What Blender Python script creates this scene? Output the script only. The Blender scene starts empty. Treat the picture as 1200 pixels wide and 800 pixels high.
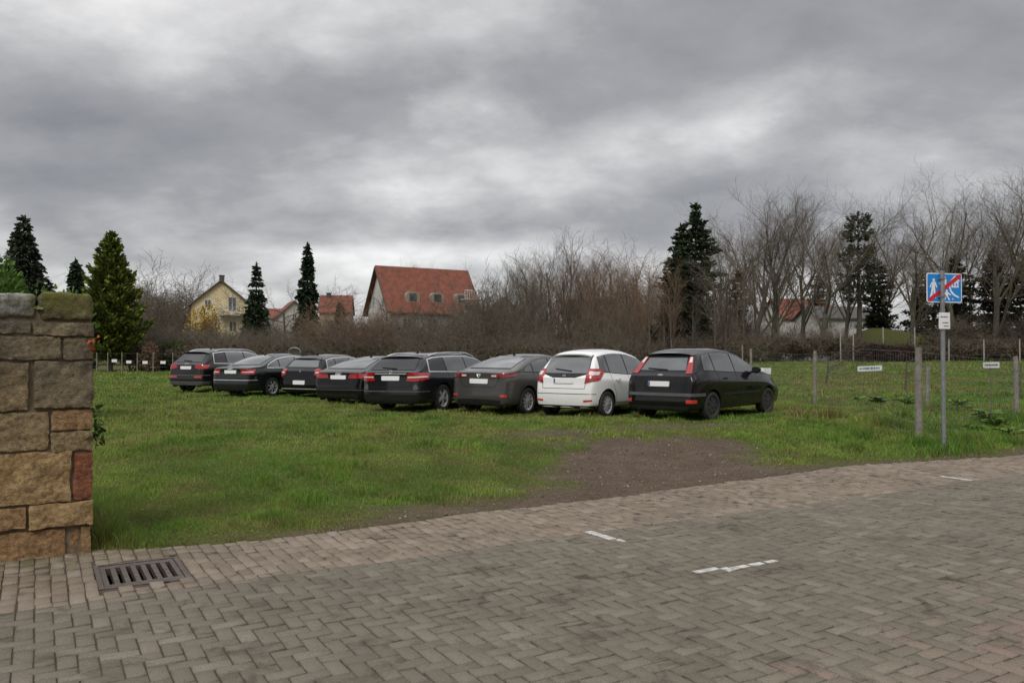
import bpy, bmesh, math, random
import numpy as np
from mathutils import Vector, Matrix
from mathutils.bvhtree import BVHTree
R = math.radians
F = 944.0; HC = 1.6; V0 = 418.0          # focal length in photo pixels, eye height, horizon row
scene = bpy.context.scene
COL = scene.collection
rng = np.random.default_rng(7)
random.seed(11)

# ---------------------------------------------------------------- helpers
def at(u, D):                             # world x of a sight line at depth D
    return (u - 600.0) / F * D
def zat(v, D):
    return HC - (v - V0) / F * D

def hash2(ix, iy, s):
    n = (ix.astype(np.int64) * 374761393 + iy.astype(np.int64) * 668265263 + s * 1442695041) & 0x7fffffff
    n = ((n ^ (n >> 13)) * 1274126177) & 0x7fffffff
    n = n ^ (n >> 16)
    return (n & 0xffff) / 65535.0
def vnoise(x, y, s=0):
    x = np.asarray(x, float); y = np.asarray(y, float)
    ix = np.floor(x); iy = np.floor(y); fx = x - ix; fy = y - iy
    fx = fx * fx * (3 - 2 * fx); fy = fy * fy * (3 - 2 * fy)
    a = hash2(ix, iy, s); b = hash2(ix + 1, iy, s); c = hash2(ix, iy + 1, s); d = hash2(ix + 1, iy + 1, s)
    return (a * (1 - fx) + b * fx) * (1 - fy) + (c * (1 - fx) + d * fx) * fy
def fbm(x, y, s=0, o=4):
    r = 0; a = .5; n = 0
    for k in range(o):
        r = r + a * vnoise(np.asarray(x) * 2 ** k + 13.7 * k, np.asarray(y) * 2 ** k + 7.1 * k, s + k); n += a; a *= .5
    return r / n
def sstep(a, b, x):
    t = np.clip((np.asarray(x, float) - a) / (b - a), 0, 1); return t * t * (3 - 2 * t)

CB, SB = .508, .862                       # road direction (sin 59.5, cos 59.5) as x, y = SB, CB
def st(x, y): return SB * x + CB * y, -CB * x + SB * y
def xy(s, t): return SB * s - CB * t, CB * s + SB * t
ES = [-8, -.3, .4, .9, 1.7, 4.9, 8, 10.4, 12.2, 13.8, 30]
ET = [7.56, 7.55, 7.58, 7.36, 7.22, 7.33, 7.5, 7.68, 7.45, 7.12, 7.2]
def edge_t(s): return np.interp(s, ES, ET)

def terrain(x, y):
    x = np.asarray(x, float); y = np.asarray(y, float)
    s, t = st(x, y)
    e = t - edge_t(s)
    z = -.10 + .10 * sstep(-.1, .12, e) + .25 * sstep(.3, 4.5, e)
    z = z - .028 * rut(x, y) * fbm(x * 2, y * 2, 71) * 1.6
    right = sstep(.02, .35, x / np.maximum(y, 5))
    z = z + np.clip(y - 25, 0, 38) * (.007 + .019 * right)
    z = z + (fbm(x * .9, y * .9, 3) - .5) * .07 * sstep(.3, 2, e)
    mx = at(1030, 86); sg = np.where(x < mx, 5.2, 11.0)
    z = z + 3.5 * np.exp(-(np.abs(x - mx) / sg) ** 1.8 - ((y - 86) / 6) ** 2) * (.85 + .3 * fbm(x * .35, y * .35, 61))
    return z
def rut(x, y):
    s, t = st(np.asarray(x, float), np.asarray(y, float)); c = s - 7.2 - .45 * (t - 8) - .25 * np.sin(t * .8)
    return (np.exp(-((c - .75) / .16) ** 2) + np.exp(-((c + .75) / .16) ** 2)) * sstep(7.6, 8.2, t) * (1 - sstep(12.5, 14, t))
def tz(x, y): return float(terrain(np.array([x]), np.array([y]))[0])

def soil_amt(x, y):                        # worn bare ground between the pavement and the cars
    x = np.asarray(x, float); y = np.asarray(y, float)
    s, t = st(x, y); e = t - edge_t(s)
    cs = 7.4 + .30 * e + (fbm(x * .5, y * .5, 77) - .5) * 3.0
    w = 2.9 - .32 * np.clip(e, 0, 6)
    d = 1 - sstep(.55, 1.35, np.abs(s - cs) / np.maximum(w, .4))
    d = d * (1 - sstep(2.4, 4.9, e)) * sstep(-.3, 0, e)
    n = fbm(x * 1.1, y * 1.1, 21)
    n = n * .6 + fbm(x * 4, y * 4, 22) * .4
    v = sstep(.44, .86, d * .54 + n * .74)
    # thin worn strip along the whole pavement edge
    sw = .55 + 1.1 * np.exp(-((s - 5.2) / 2.0) ** 2)
    strip = (1 - sstep(.2, 1.15, (e + (fbm(x * 2, y * 2, 5) - .5) * 1.0) / sw)) * sstep(-.2, 0, e)
    v = np.maximum(v, strip * .8 * sstep(.8, 2.4, s))
    # second worn streak further back
    v2 = np.exp(-((e - 4.3 + (n - .5) * 1.5) / .55) ** 2) * sstep(6.0, 7.5, s) * (1 - sstep(12, 14, s))
    return np.clip(np.maximum(v, v2 * .8), 0, 1)

def mesh_np(name, verts, tris=None, quads=None, attr=None, smooth=False):
    me = bpy.data.meshes.new(name)
    verts = np.asarray(verts, np.float32)
    loops = []; starts = []; totals = []; p = 0
    if tris is not None and len(tris):
        tris = np.asarray(tris, np.int32); loops.append(tris.ravel()); starts.append(np.arange(len(tris)) * 3); p = tris.size; totals.append(np.full(len(tris), 3))
    if quads is not None and len(quads):
        quads = np.asarray(quads, np.int32); loops.append(quads.ravel()); starts.append(p + np.arange(len(quads)) * 4); totals.append(np.full(len(quads), 4))
    loops = np.concatenate(loops); starts = np.concatenate(starts)
    me.vertices.add(len(verts)); me.vertices.foreach_set('co', verts.ravel())
    me.loops.add(len(loops)); me.loops.foreach_set('vertex_index', loops.astype(np.int32))
    me.polygons.add(len(starts)); me.polygons.foreach_set('loop_start', starts.astype(np.int32))
    me.update(calc_edges=True)
    if attr is not None:
        a = me.color_attributes.new('tint', 'FLOAT_COLOR', 'POINT')
        a.data.foreach_set('color', np.asarray(attr, np.float32).ravel())
    if smooth: me.polygons.foreach_set('use_smooth', np.ones(len(starts), bool))
    me.validate()
    return me

def link(name, me, m=None, parent=None, loc=None, rz=0, smooth=None):
    o = bpy.data.objects.new(name, me); COL.objects.link(o)
    if m is not None:
        for q in (m if isinstance(m, (list, tuple)) else [m]): me.materials.append(q)
    if parent is not None: o.parent = parent
    if loc is not None: o.location = loc
    if rz: o.rotation_euler = (0, 0, rz)
    if smooth is not None:
        me.polygons.foreach_set('use_smooth', np.ones(len(me.polygons), bool))
        try: me.set_sharp_from_angle(angle=R(smooth))
        except Exception: pass
    return o
def tag(o, label=None, cat=None, group=None, kind=None):
    if label: o['label'] = label
    if cat: o['category'] = cat
    if group: o['group'] = group
    if kind: o['kind'] = kind
    return o
def empty(name, loc, rz=0, label=None, cat=None, group=None):
    o = bpy.data.objects.new(name, None); COL.objects.link(o); o.location = loc; o.rotation_euler = (0, 0, rz)
    o.empty_display_size = .2
    return tag(o, label, cat, group)
def copy_tree(o, parent=None):
    c = o.copy(); COL.objects.link(c); c.parent = parent
    for ch in [q for q in bpy.data.objects if q.parent == o]: copy_tree(ch, c)
    return c

class MB:                                  # collects shapes, then makes one mesh
    def __init__(s): s.v = []; s.f = []; s.mi = []
    def add(s, vs, fs, mi=0):
        b = len(s.v); s.v += [tuple(p) for p in vs]; s.f += [tuple(b + i for i in f) for f in fs]; s.mi += [mi] * len(fs)
    def box(s, x0, x1, y0, y1, z0, z1, M=None, mi=0):
        vs = [Vector(p) for p in ((x0,y0,z0),(x1,y0,z0),(x1,y1,z0),(x0,y1,z0),(x0,y0,z1),(x1,y0,z1),(x1,y1,z1),(x0,y1,z1))]
        if M is not None: vs = [M @ p for p in vs]
        s.add(vs, [(0,3,2,1),(4,5,6,7),(0,1,5,4),(1,2,6,5),(2,3,7,6),(3,0,4,7)], mi)
    def tube(s, pts, rad, n=6, mi=0, cap=True):
        pts = [Vector(p) for p in pts]
        if not hasattr(rad, '__len__'): rad = [rad] * len(pts)
        vs = []; fs = []
        for i, p in enumerate(pts):
            d = (pts[min(i+1, len(pts)-1)] - pts[max(i-1, 0)]).normalized()
            up = Vector((0,0,1)) if abs(d.z) < .9 else Vector((1,0,0))
            a = d.cross(up).normalized(); b = d.cross(a)
            for k in range(n):
                an = 2*math.pi*k/n; vs.append(p + (a*math.cos(an) + b*math.sin(an))*rad[i])
        for i in range(len(pts)-1):
            for k in range(n):
                q = (k+1) % n; fs.append((i*n+k, i*n+q, (i+1)*n+q, (i+1)*n+k))
        if cap: fs.append(tuple(range(n))[::-1]); fs.append(tuple((len(pts)-1)*n+k for k in range(n)))
        s.add(vs, fs, mi)
    def lathe(s, prof, n=32, axis='x', c=(0,0,0), mi=0, close=False):   # prof: (along, radius)
        vs = []; fs = []; m = len(prof)
        for (a, r) in prof:
            for k in range(n):
                an = 2*math.pi*k/n; p = (a, r*math.cos(an), r*math.sin(an))
                if axis == 'z': p = (p[1], p[2], p[0])
                if axis == 'y': p = (p[2], p[0], p[1])
                vs.append((p[0]+c[0], p[1]+c[1], p[2]+c[2]))
        for i in range(m-1 + (1 if close else 0)):
            for k in range(n):
                q = (k+1) % n; j = (i+1) % m; fs.append((i*n+k, i*n+q, j*n+q, j*n+k))
        if not close:
            if prof[0][1] > 0: fs.append(tuple(range(n))[::-1])
            if prof[-1][1] > 0: fs.append(tuple((m-1)*n+k for k in range(n)))
        s.add(vs, fs, mi)
    def plate(s, pts, y0, y1, mi=0):       # outline in x,z, thick from y0 (front) to y1
        n = len(pts)
        vs = [(p[0], y0, p[1]) for p in pts] + [(p[0], y1, p[1]) for p in pts]
        fs = [tuple(range(n)), tuple(range(n, 2*n))[::-1]] + [(i, i+n, (i+1) % n + n, (i+1) % n) for i in range(n)]
        s.add(vs, fs, mi)
    def build(s, name, m, parent=None, loc=None, rz=0, smooth=None):
        me = bpy.data.meshes.new(name); me.from_pydata([tuple(p) for p in s.v], [], s.f); me.update()
        if any(s.mi): me.polygons.foreach_set('material_index', s.mi)
        bm = bmesh.new(); bm.from_mesh(me); bmesh.ops.recalc_face_normals(bm, faces=bm.faces); bm.to_mesh(me); bm.free()
        return link(name, me, m, parent, loc, rz, smooth)

# ---------------------------------------------------------------- materials
def newmat(name):
    m = bpy.data.materials.new(name); m.use_nodes = True
    nt = m.node_tree; b = nt.nodes['Principled BSDF']; return m, nt, b
def noise(nt, scale, detail=4, co='Object', rough=.55, dist=0):
    tc = nt.nodes.new('ShaderNodeTexCoord'); n = nt.nodes.new('ShaderNodeTexNoise')
    n.inputs['Scale'].default_value = scale; n.inputs['Detail'].default_value = detail; n.inputs['Roughness'].default_value = rough
    n.inputs['Distortion'].default_value = dist
    if co == 'World':
        g = nt.nodes.new('ShaderNodeNewGeometry'); nt.links.new(g.outputs['Position'], n.inputs['Vector'])
    else: nt.links.new(tc.outputs[co], n.inputs['Vector'])
    return n
def ramp(nt, fac, stops):
    r = nt.nodes.new('ShaderNodeValToRGB'); e = r.color_ramp.elements
    while len(e) < len(stops): e.new(.5)
    for q, (p, c) in zip(e, stops):
        q.position = p; q.color = (*c, 1) if len(c) == 3 else c
    nt.links.new(fac, r.inputs['Fac']); return r
def mixc(nt, a, b, fac, mode='MIX'):
    m = nt.nodes.new('ShaderNodeMix'); m.data_type = 'RGBA'; m.blend_type = mode
    for sock, v in ((m.inputs[6], a), (m.inputs[7], b)):
        if isinstance(v, tuple): sock.default_value = (*v, 1)
        else: nt.links.new(v, sock)
    if isinstance(fac, (int, float)): m.inputs[0].default_value = fac
    else: nt.links.new(fac, m.inputs[0])
    return m.outputs[2]
def math_(nt, op, a, b=None, clamp=False):
    m = nt.nodes.new('ShaderNodeMath'); m.operation = op; m.use_clamp = clamp
    for sock, v in ((m.inputs[0], a), (m.inputs[1], b)):
        if v is None: continue
        if isinstance(v, (int, float)): sock.default_value = v
        else: nt.links.new(v, sock)
    return m.outputs[0]
def bump(nt, b, h, strength=.3, dist=.01):
    u = nt.nodes.new('ShaderNodeBump'); u.inputs['Strength'].default_value = strength; u.inputs['Distance'].default_value = dist
    nt.links.new(h, u.inputs['Height']); nt.links.new(u.outputs['Normal'], b.inputs['Normal'])
def pm(name, c1, c2=None, scale=5, rough=.7, bmp=0, metal=0, coat=0, bd=.01, spec=.5, co='Object'):
    m, nt, b = newmat(name)
    b.inputs['Roughness'].default_value = rough; b.inputs['Metallic'].default_value = metal
    b.inputs['Coat Weight'].default_value = coat; b.inputs['Coat Roughness'].default_value = .04
    b.inputs['Specular IOR Level'].default_value = spec
    c2 = c2 or tuple(x * .8 for x in c1)
    n = noise(nt, scale, co=co)
    r = ramp(nt, n.outputs['Fac'], [(.35, c1), (.65, c2)]); nt.links.new(r.outputs['Color'], b.inputs['Base Color'])
    if bmp: bump(nt, b, n.outputs['Fac'], bmp, bd)
    return m

M = {}
def paint(name, c, dirt=.14):
    m, nt, b = newmat(name)
    n = noise(nt, 3.0, 5)
    tc = nt.nodes.new('ShaderNodeTexCoord'); sp = nt.nodes.new('ShaderNodeSeparateXYZ'); nt.links.new(tc.outputs['Object'], sp.inputs[0])
    low = nt.nodes.new('ShaderNodeMapRange'); low.inputs[1].default_value = .75; low.inputs[2].default_value = .2; low.inputs[3].default_value = 0; low.inputs[4].default_value = dirt
    nt.links.new(sp.outputs[2], low.inputs[0])
    f = math_(nt, 'MULTIPLY', low.outputs[0], n.outputs['Fac'])
    b.inputs['Specular IOR Level'].default_value = .04
    col = mixc(nt, c, (.10, .085, .065), f)
    nt.links.new(col, b.inputs['Base Color'])
    rr = math_(nt, 'MULTIPLY_ADD', f, .8); rr.node.inputs[2].default_value = .26
    nt.links.new(rr, b.inputs['Roughness'])
    b.inputs['Metallic'].default_value = 0; b.inputs['Coat Weight'].default_value = 1.0; b.inputs['Coat Roughness'].default_value = .05
    return m
M['p_brownblack'] = paint('dark_brown_black_paint', (.008, .007, .0075), .1)
M['p_greengrey'] = paint('dark_green_grey_paint', (.009, .012, .0115), .1)
M['p_black'] = paint('black_paint', (.003, .003, .0035), .08)
M['p_black2'] = paint('glossy_black_paint', (.004, .004, .005), .08)
M['p_anth'] = paint('anthracite_paint', (.011, .012, .013), .1)
M['p_grey'] = paint('grey_brown_paint', (.055, .052, .048))
M['p_white'] = paint('white_paint', (.80, .80, .78), .25)
M['plastic'] = pm('black_plastic', (.010, .010, .010), (.018, .018, .017), 8, .5, spec=.3)
M['greyplastic'] = pm('grey_plastic', (.07, .07, .07), (.09, .09, .088), 8, .5)
M['liner'] = pm('wheel_arch_liner', (.008, .008, .008), None, 8, .9)
M['tyre'] = pm('tyre_rubber', (.018, .018, .018), (.035, .032, .028), 9, .85, .2)
M['alloy'] = pm('alloy_metal', (.58, .59, .60), (.45, .45, .45), 6, .35, metal=.35)
M['steel'] = pm('black_steel_wheel', (.015, .015, .015), (.025, .024, .022), 6, .5)
M['chrome'] = pm('chrome_trim', (.75, .76, .77), (.65, .66, .67), 6, .25, metal=.5)
M['plate'] = pm('number_plate_white', (.88, .88, .88), (.84, .84, .84), 6, .45)
M['plateblue'] = pm('number_plate_blue', (.05, .12, .45), None, 6, .45)
M['emblue'] = pm('emblem_blue', (.03, .06, .2), None, 6, .3, coat=1)
M['reflector'] = pm('red_reflector', (.45, .02, .012), (.55, .05, .03), 40, .25, coat=1)
M['exh'] = pm('exhaust_steel', (.2, .2, .2), None, 6, .35, metal=1)
def glassmat(name, c, rough=.03, sp=1.0, ct=1.0):
    m, nt, b = newmat(name); n = noise(nt, 2.5, 3)
    r = ramp(nt, n.outputs['Fac'], [(.3, c), (.7, tuple(q * 1.8 for q in c))]); nt.links.new(r.outputs['Color'], b.inputs['Base Color'])
    b.inputs['Roughness'].default_value = rough; b.inputs['Specular IOR Level'].default_value = sp
    b.inputs['Coat Weight'].default_value = ct; b.inputs['Coat IOR'].default_value = 1.8
    return m
M['glass'] = glassmat('car_glass', (.016, .021, .021), .02); M['glassdark'] = glassmat('tinted_car_glass', (.004, .004, .005), .02, .5, .3)
M['wglass'] = glassmat('house_window_glass', (.02, .025, .03), .06)
def lampmat(name, c1, c2):
    m, nt, b = newmat(name)
    tc = nt.nodes.new('ShaderNodeTexCoord'); w = nt.nodes.new('ShaderNodeTexWave'); w.inputs['Scale'].default_value = 9; w.inputs['Distortion'].default_value = 1.5
    w.bands_direction = 'Z'; nt.links.new(tc.outputs['Object'], w.inputs['Vector'])
    r = ramp(nt, w.outputs['Fac'], [(.15, c1), (.8, c2)]); nt.links.new(r.outputs['Color'], b.inputs['Base Color'])
    b.inputs['Roughness'].default_value = .18; b.inputs['Coat Weight'].default_value = 1
    return m
M['lamp'] = lampmat('red_lamp_lens', (.13, .003, .004), (.50, .012, .012))
M['lampdark'] = lampmat('dark_red_lamp_lens', (.08, .004, .006), (.28, .012, .014))
M['lampclear'] = pm('clear_lamp_lens', (.62, .55, .52), (.75, .62, .58), 20, .15, coat=1)

def attrmat(name, rough=.8, extra=None, spec=.3, trans=0):
    m, nt, b = newmat(name)
    a = nt.nodes.new('ShaderNodeAttribute'); a.attribute_name = 'tint'
    nt.links.new(a.outputs['Color'], b.inputs['Base Color']); b.inputs['Roughness'].default_value = rough
    b.inputs['Specular IOR Level'].default_value = spec
    if trans:
        t = nt.nodes.new('ShaderNodeBsdfTranslucent'); nt.links.new(a.outputs['Color'], t.inputs['Color'])
        mx = nt.nodes.new('ShaderNodeMixShader'); mx.inputs[0].default_value = trans
        nt.links.new(b.outputs[0], mx.inputs[1]); nt.links.new(t.outputs[0], mx.inputs[2])
        nt.links.new(mx.outputs[0], nt.nodes['Material Output'].inputs['Surface'])
    return m
M['grass'] = attrmat('grass_blades', .65, trans=.3)

# ---------------------------------------------------------------- world and light
w = bpy.data.worlds.new('World'); scene.world = w; w.use_nodes = True
nt = w.node_tree; nt.nodes.clear()
SUN_EL, SUN_AZ = R(48), R(200)
tc = nt.nodes.new('ShaderNodeTexCoord'); sep = nt.nodes.new('ShaderNodeSeparateXYZ'); nt.links.new(tc.outputs['Generated'], sep.inputs[0])
X, Y, Z = sep.outputs
sky = nt.nodes.new('ShaderNodeTexSky'); sky.sky_type = 'NISHITA'; sky.sun_disc = False; sky.sun_elevation = SUN_EL; sky.sun_rotation = SUN_AZ
zc = math_(nt, 'MAXIMUM', Z, 0.0)
den = math_(nt, 'ADD', zc, .34)
px_ = math_(nt, 'DIVIDE', X, den); py_ = math_(nt, 'DIVIDE', Y, den)
cmb = nt.nodes.new('ShaderNodeCombineXYZ'); nt.links.new(px_, cmb.inputs[0]); nt.links.new(py_, cmb.inputs[1])
def wn(scale, detail, rough, off, dist=0., sx=1., sy=1.):
    mp = nt.nodes.new('ShaderNodeMapping'); mp.inputs['Location'].default_value = off; mp.inputs['Scale'].default_value = (sx, sy, 1)
    nt.links.new(cmb.outputs[0], mp.inputs[0])
    n = nt.nodes.new('ShaderNodeTexNoise'); n.inputs['Scale'].default_value = scale; n.inputs['Detail'].default_value = detail
    n.inputs['Roughness'].default_value = rough; n.inputs['Distortion'].default_value = dist
    nt.links.new(mp.outputs[0], n.inputs['Vector']); return n.outputs['Fac']
n1 = wn(1.9, 6, .50, (3.1, 1.7, 0), .1, .9, 1.1)
n2 = wn(6.0, 9, .60, (7.3, 4.4, 0), .15, .9, 1.15)
nd = nt.nodes.new('ShaderNodeTexNoise'); nd.inputs['Scale'].default_value = 4.5; nd.inputs['Detail'].default_value = 7; nd.inputs['Roughness'].default_value = .62; nt.links.new(cmb.outputs[0], nd.inputs['Vector'])
vsc = nt.nodes.new('ShaderNodeVectorMath'); vsc.operation = 'MULTIPLY_ADD'; nt.links.new(nd.outputs['Color'], vsc.inputs[0]); vsc.inputs[1].default_value = (.42, .42, 0); nt.links.new(cmb.outputs[0], vsc.inputs[2])
def puff(scale, ft='SMOOTH_F1'):
    v = nt.nodes.new('ShaderNodeTexVoronoi'); v.feature = ft; v.inputs['Scale'].default_value = scale; 
    if ft != 'F1': v.inputs['Smoothness'].default_value = .6
    nt.links.new(vsc.outputs[0], v.inputs['Vector']); return v.outputs['Distance']
p1 = puff(2.6); p2 = puff(6.5, 'F1')
az = math_(nt, 'ARCTAN2', X, Y); el = math_(nt, 'ARCSINE', Z)
def gauss(u, v, su, sv, amp, rot=0):
    a0 = math.atan((u - 600) / F); e0 = math.atan((V0 - v) / F)
    da = math_(nt, 'SUBTRACT', az, a0); de = math_(nt, 'SUBTRACT', el, e0)
    c, s = math.cos(rot), math.sin(rot)
    p = math_(nt, 'ADD', math_(nt, 'MULTIPLY', da, c), math_(nt, 'MULTIPLY', de, s))
    q = math_(nt, 'SUBTRACT', math_(nt, 'MULTIPLY', de, c), math_(nt, 'MULTIPLY', da, s))
    p = math_(nt, 'POWER', math_(nt, 'ABSOLUTE', math_(nt, 'DIVIDE', p, su / F)), 2.0)
    q = math_(nt, 'POWER', math_(nt, 'ABSOLUTE', math_(nt, 'DIVIDE', q, sv / F)), 2.0)
    ex = math_(nt, 'EXPONENT', math_(nt, 'MULTIPLY', math_(nt, 'ADD', p, q), -1.0))
    return math_(nt, 'MULTIPLY', ex, amp)
val = math_(nt, 'ADD', math_(nt, 'MULTIPLY', n1, .80), math_(nt, 'MULTIPLY', n2, .42))     # about .75 on average
val = math_(nt, 'SUBTRACT', val, math_(nt, 'ADD', math_(nt, 'MULTIPLY', p1, .30), math_(nt, 'MULTIPLY', p2, .13)))
val = math_(nt, 'ADD', val, .145)
for g in SKY_G if 'SKY_G' in globals() else [
    (800, 170, 210, 42, .20, .25), (640, 205, 150, 40, .12, .1), (430, 215, 80, 35, .10, 0), (150, 60, 230, 75, .20, -.2), (620, 20, 500, 40, .08, 0), (100, 20, 120, 60, .08, 0),
    (230, 285, 120, 26, .08, 0), (500, 300, 230, 20, .36, 0), (640, 350, 900, 26, .26, 0),
    (130, 165, 230, 52, -.13, -.05), (420, 120, 260, 45, -.15, .25), (760, 60, 330, 60, -.14, .1), (560, 262, 260, 26, -.16, .1), (730, 290, 160, 40, -.15, 0),
    (1110, 150, 200, 80, -.12, 0), (40, 240, 150, 30, -.12, 0), (1000, 240, 180, 60, -.04, 0), (890, 150, 60, 22, .10, .2), (590, 180, 50, 20, .10, 0), (1000, 90, 140, 30, .05, .2)]:
    val = math_(nt, 'ADD', val, gauss(*g))
cr = ramp(nt, val, [(.14, (.165, .168, .180)), (.42, (.235, .236, .245)), (.62, (.345, .345, .349)), (.78, (.47, .468, .468)), (1.0, (.66, .657, .655))])
# overcast zenith is brighter than the part of the sky near the horizon
zen = nt.nodes.new('ShaderNodeMapRange'); zen.inputs[1].default_value = .42; zen.inputs[2].default_value = .85; zen.inputs[3].default_value = 1; zen.inputs[4].default_value = 2.6
nt.links.new(Z, zen.inputs[0])
vm = nt.nodes.new('ShaderNodeVectorMath'); vm.operation = 'SCALE'; nt.links.new(cr.outputs['Color'], vm.inputs[0]); nt.links.new(zen.outputs[0], vm.inputs['Scale'])
b1 = nt.nodes.new('ShaderNodeBackground'); b1.inputs['Strength'].default_value = .08; nt.links.new(sky.outputs[0], b1.inputs['Color'])
b2 = nt.nodes.new('ShaderNodeBackground'); b2.inputs['Strength'].default_value = 1.0; nt.links.new(vm.outputs[0], b2.inputs['Color'])
mx = nt.nodes.new('ShaderNodeMixShader'); mx.inputs[0].default_value = .95
nt.links.new(b1.outputs[0], mx.inputs[1]); nt.links.new(b2.outputs[0], mx.inputs[2])
wo = nt.nodes.new('ShaderNodeOutputWorld'); nt.links.new(mx.outputs[0], wo.inputs['Surface'])
sl = bpy.data.lights.new('sun', 'SUN'); sl.energy = 1.1; sl.angle = R(25); sl.color = (1, .97, .93)
so = bpy.data.objects.new('sun', sl); COL.objects.link(so)
so.rotation_euler = (R(42), 0, R(-20)); so.location = (0, -10, 30)      # light comes from behind the camera

# ---------------------------------------------------------------- camera
cam = bpy.data.cameras.new('camera'); cam.lens = F / 1200 * 36; cam.sensor_width = 36; cam.clip_end = 3000; cam.clip_start = .05
co_ = bpy.data.objects.new('camera', cam); COL.objects.link(co_); co_.location = (0, 0, HC)
co_.rotation_euler = (R(90) + math.atan((V0 - 400) / F), 0, 0); scene.camera = co_
scene.view_settings.view_transform = 'Standard'; scene.view_settings.look = 'None'; scene.view_settings.gamma = 1
scene.view_settings.exposure = 0.64
# ================================================================ GROUND
def axis(lo, hi, f0, f1, step, g=1.22):
    a = list(np.arange(f0, f1, step)); d = step; p = f1
    while p < hi: a.append(p); d = min(d * g, 1.4) if p < 125 else d * g; p += d
    a.append(hi); d = step; p = f0
    out = []
    while p > lo:
        d = min(d * g, 1.6) if p > -60 else d * g; p -= d; out.append(max(p, lo))
    return np.array(sorted(set(out + a)))
gx = axis(-900, 900, -10, 17, .14); gy = axis(-300, 1500, 4.5, 28, .14)
GX, GY = np.meshgrid(gx, gy); gz = terrain(GX, GY)
nx, ny = len(gx), len(gy)
idx = np.arange(nx * ny).reshape(ny, nx)
q = np.stack([idx[:-1, :-1], idx[:-1, 1:], idx[1:, 1:], idx[1:, :-1]], -1).reshape(-1, 4)
sa = soil_amt(GX, GY)
att = np.stack([sa, sa * 0, sa * 0, sa * 0 + 1], -1).reshape(-1, 4)
me = mesh_np('ground', np.stack([GX, GY, gz], -1).reshape(-1, 3), None, q, att, True)
m, nt, b = newmat('field_ground')
a = nt.nodes.new('ShaderNodeAttribute'); a.attribute_name = 'tint'; sx = nt.nodes.new('ShaderNodeSeparateColor'); nt.links.new(a.outputs['Color'], sx.inputs[0])
n1 = noise(nt, .35, 5, 'World'); n2 = noise(nt, 9, 6, 'World', .7); n3 = noise(nt, 60, 3, 'World', .7); n4 = noise(nt, 1.6, 5, 'World', .6)
g1 = ramp(nt, n1.outputs['Fac'], [(.35, (.055, .080, .016)), (.6, (.095, .100, .026))])
g2 = ramp(nt, n2.outputs['Fac'], [(.3, (.035, .042, .012)), (.7, (.105, .090, .034))])
gg = mixc(nt, g1.outputs['Color'], g2.outputs['Color'], .55)
dry = ramp(nt, n4.outputs['Fac'], [(.55, (0, 0, 0)), (.72, (1, 1, 1))])
gg = mixc(nt, gg, (.10, .075, .035), math_(nt, 'MULTIPLY', dry.outputs['Color'], .5))
s1 = ramp(nt, math_(nt, 'ADD', math_(nt, 'MULTIPLY', n2.outputs['Fac'], .5), math_(nt, 'MULTIPLY', n4.outputs['Fac'], .5)), [(.36, (.055, .034, .022)), (.5, (.11, .075, .052)), (.62, (.17, .13, .10))])
s2 = ramp(nt, n3.outputs['Fac'], [(.4, (.065, .045, .030)), (.62, (.13, .10, .078)), (.72, (.24, .20, .17))])
ss = mixc(nt, s1.outputs['Color'], s2.outputs['Color'], .5)
nt.links.new(mixc(nt, gg, ss, sx.outputs[0]), b.inputs['Base Color']); b.inputs['Roughness'].default_value = .95; b.inputs['Specular IOR Level'].default_value = .15
hh = math_(nt, 'ADD', n2.outputs['Fac'], math_(nt, 'MULTIPLY', n3.outputs['Fac'], .5)); bump(nt, b, hh, .9, .03)
tag(link('ground', me, m), kind='structure')

# ---------------- road: real stones
G = dict(s0=.385, s1=1.0, t0=6.28, t1=7.03)
def bricks():
    out = []                               # s0,s1,t0,t1,zone
    a = .1; tb = 5.98
    for i in range(-90, 175):
        for j in range(-25, 60):
            k = (i - j) % 4
            if k == 0: r = (i*a, (i+2)*a, tb-(j+1)*a, tb-j*a)
            elif k == 3: r = (i*a, (i+1)*a, tb-(j+2)*a, tb-j*a)
            else: continue
            if r[3] <= tb + 1e-6: out.append((*r, 0))
            elif r[2] < tb - 1e-6: out.append((r[0], r[1], r[2], tb, 0))
    for i in range(-90, 175):
        s = i * a; wig = .012 * math.sin(i * .7)
        te = float(edge_t(s + .05)) + .07 * (vnoise(np.array([i * .33]), np.array([2.0]), 9)[0] - .5) + .04
        t = tb + .008 + (0.1 if i % 2 else 0)
        if i % 2: out.append((s, s+a, tb + .008, t, 1))
        while t < te:
            L = .2 if random.random() < .8 else .1
            e2 = min(t + L, te)
            if e2 - t > .05: out.append((s, s+a, t, e2, 1))
            t += L
    res = []
    for r in out:
        cs, ct = (r[0]+r[1])/2, (r[2]+r[3])/2
        if G['s0']-.02 < cs < G['s1']+.02 and G['t0']-.02 < ct < G['t1']+.02: continue
        x, y = xy(cs, ct)
        if y < 1.2 and abs(x) > 9: continue
        if y < -1.5: continue
        res.append(r)
    return np.array(res, float)
BR = bricks(); n = len(BR)
gap = .0038
s0, s1, t0, t1, zn = BR.T
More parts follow.
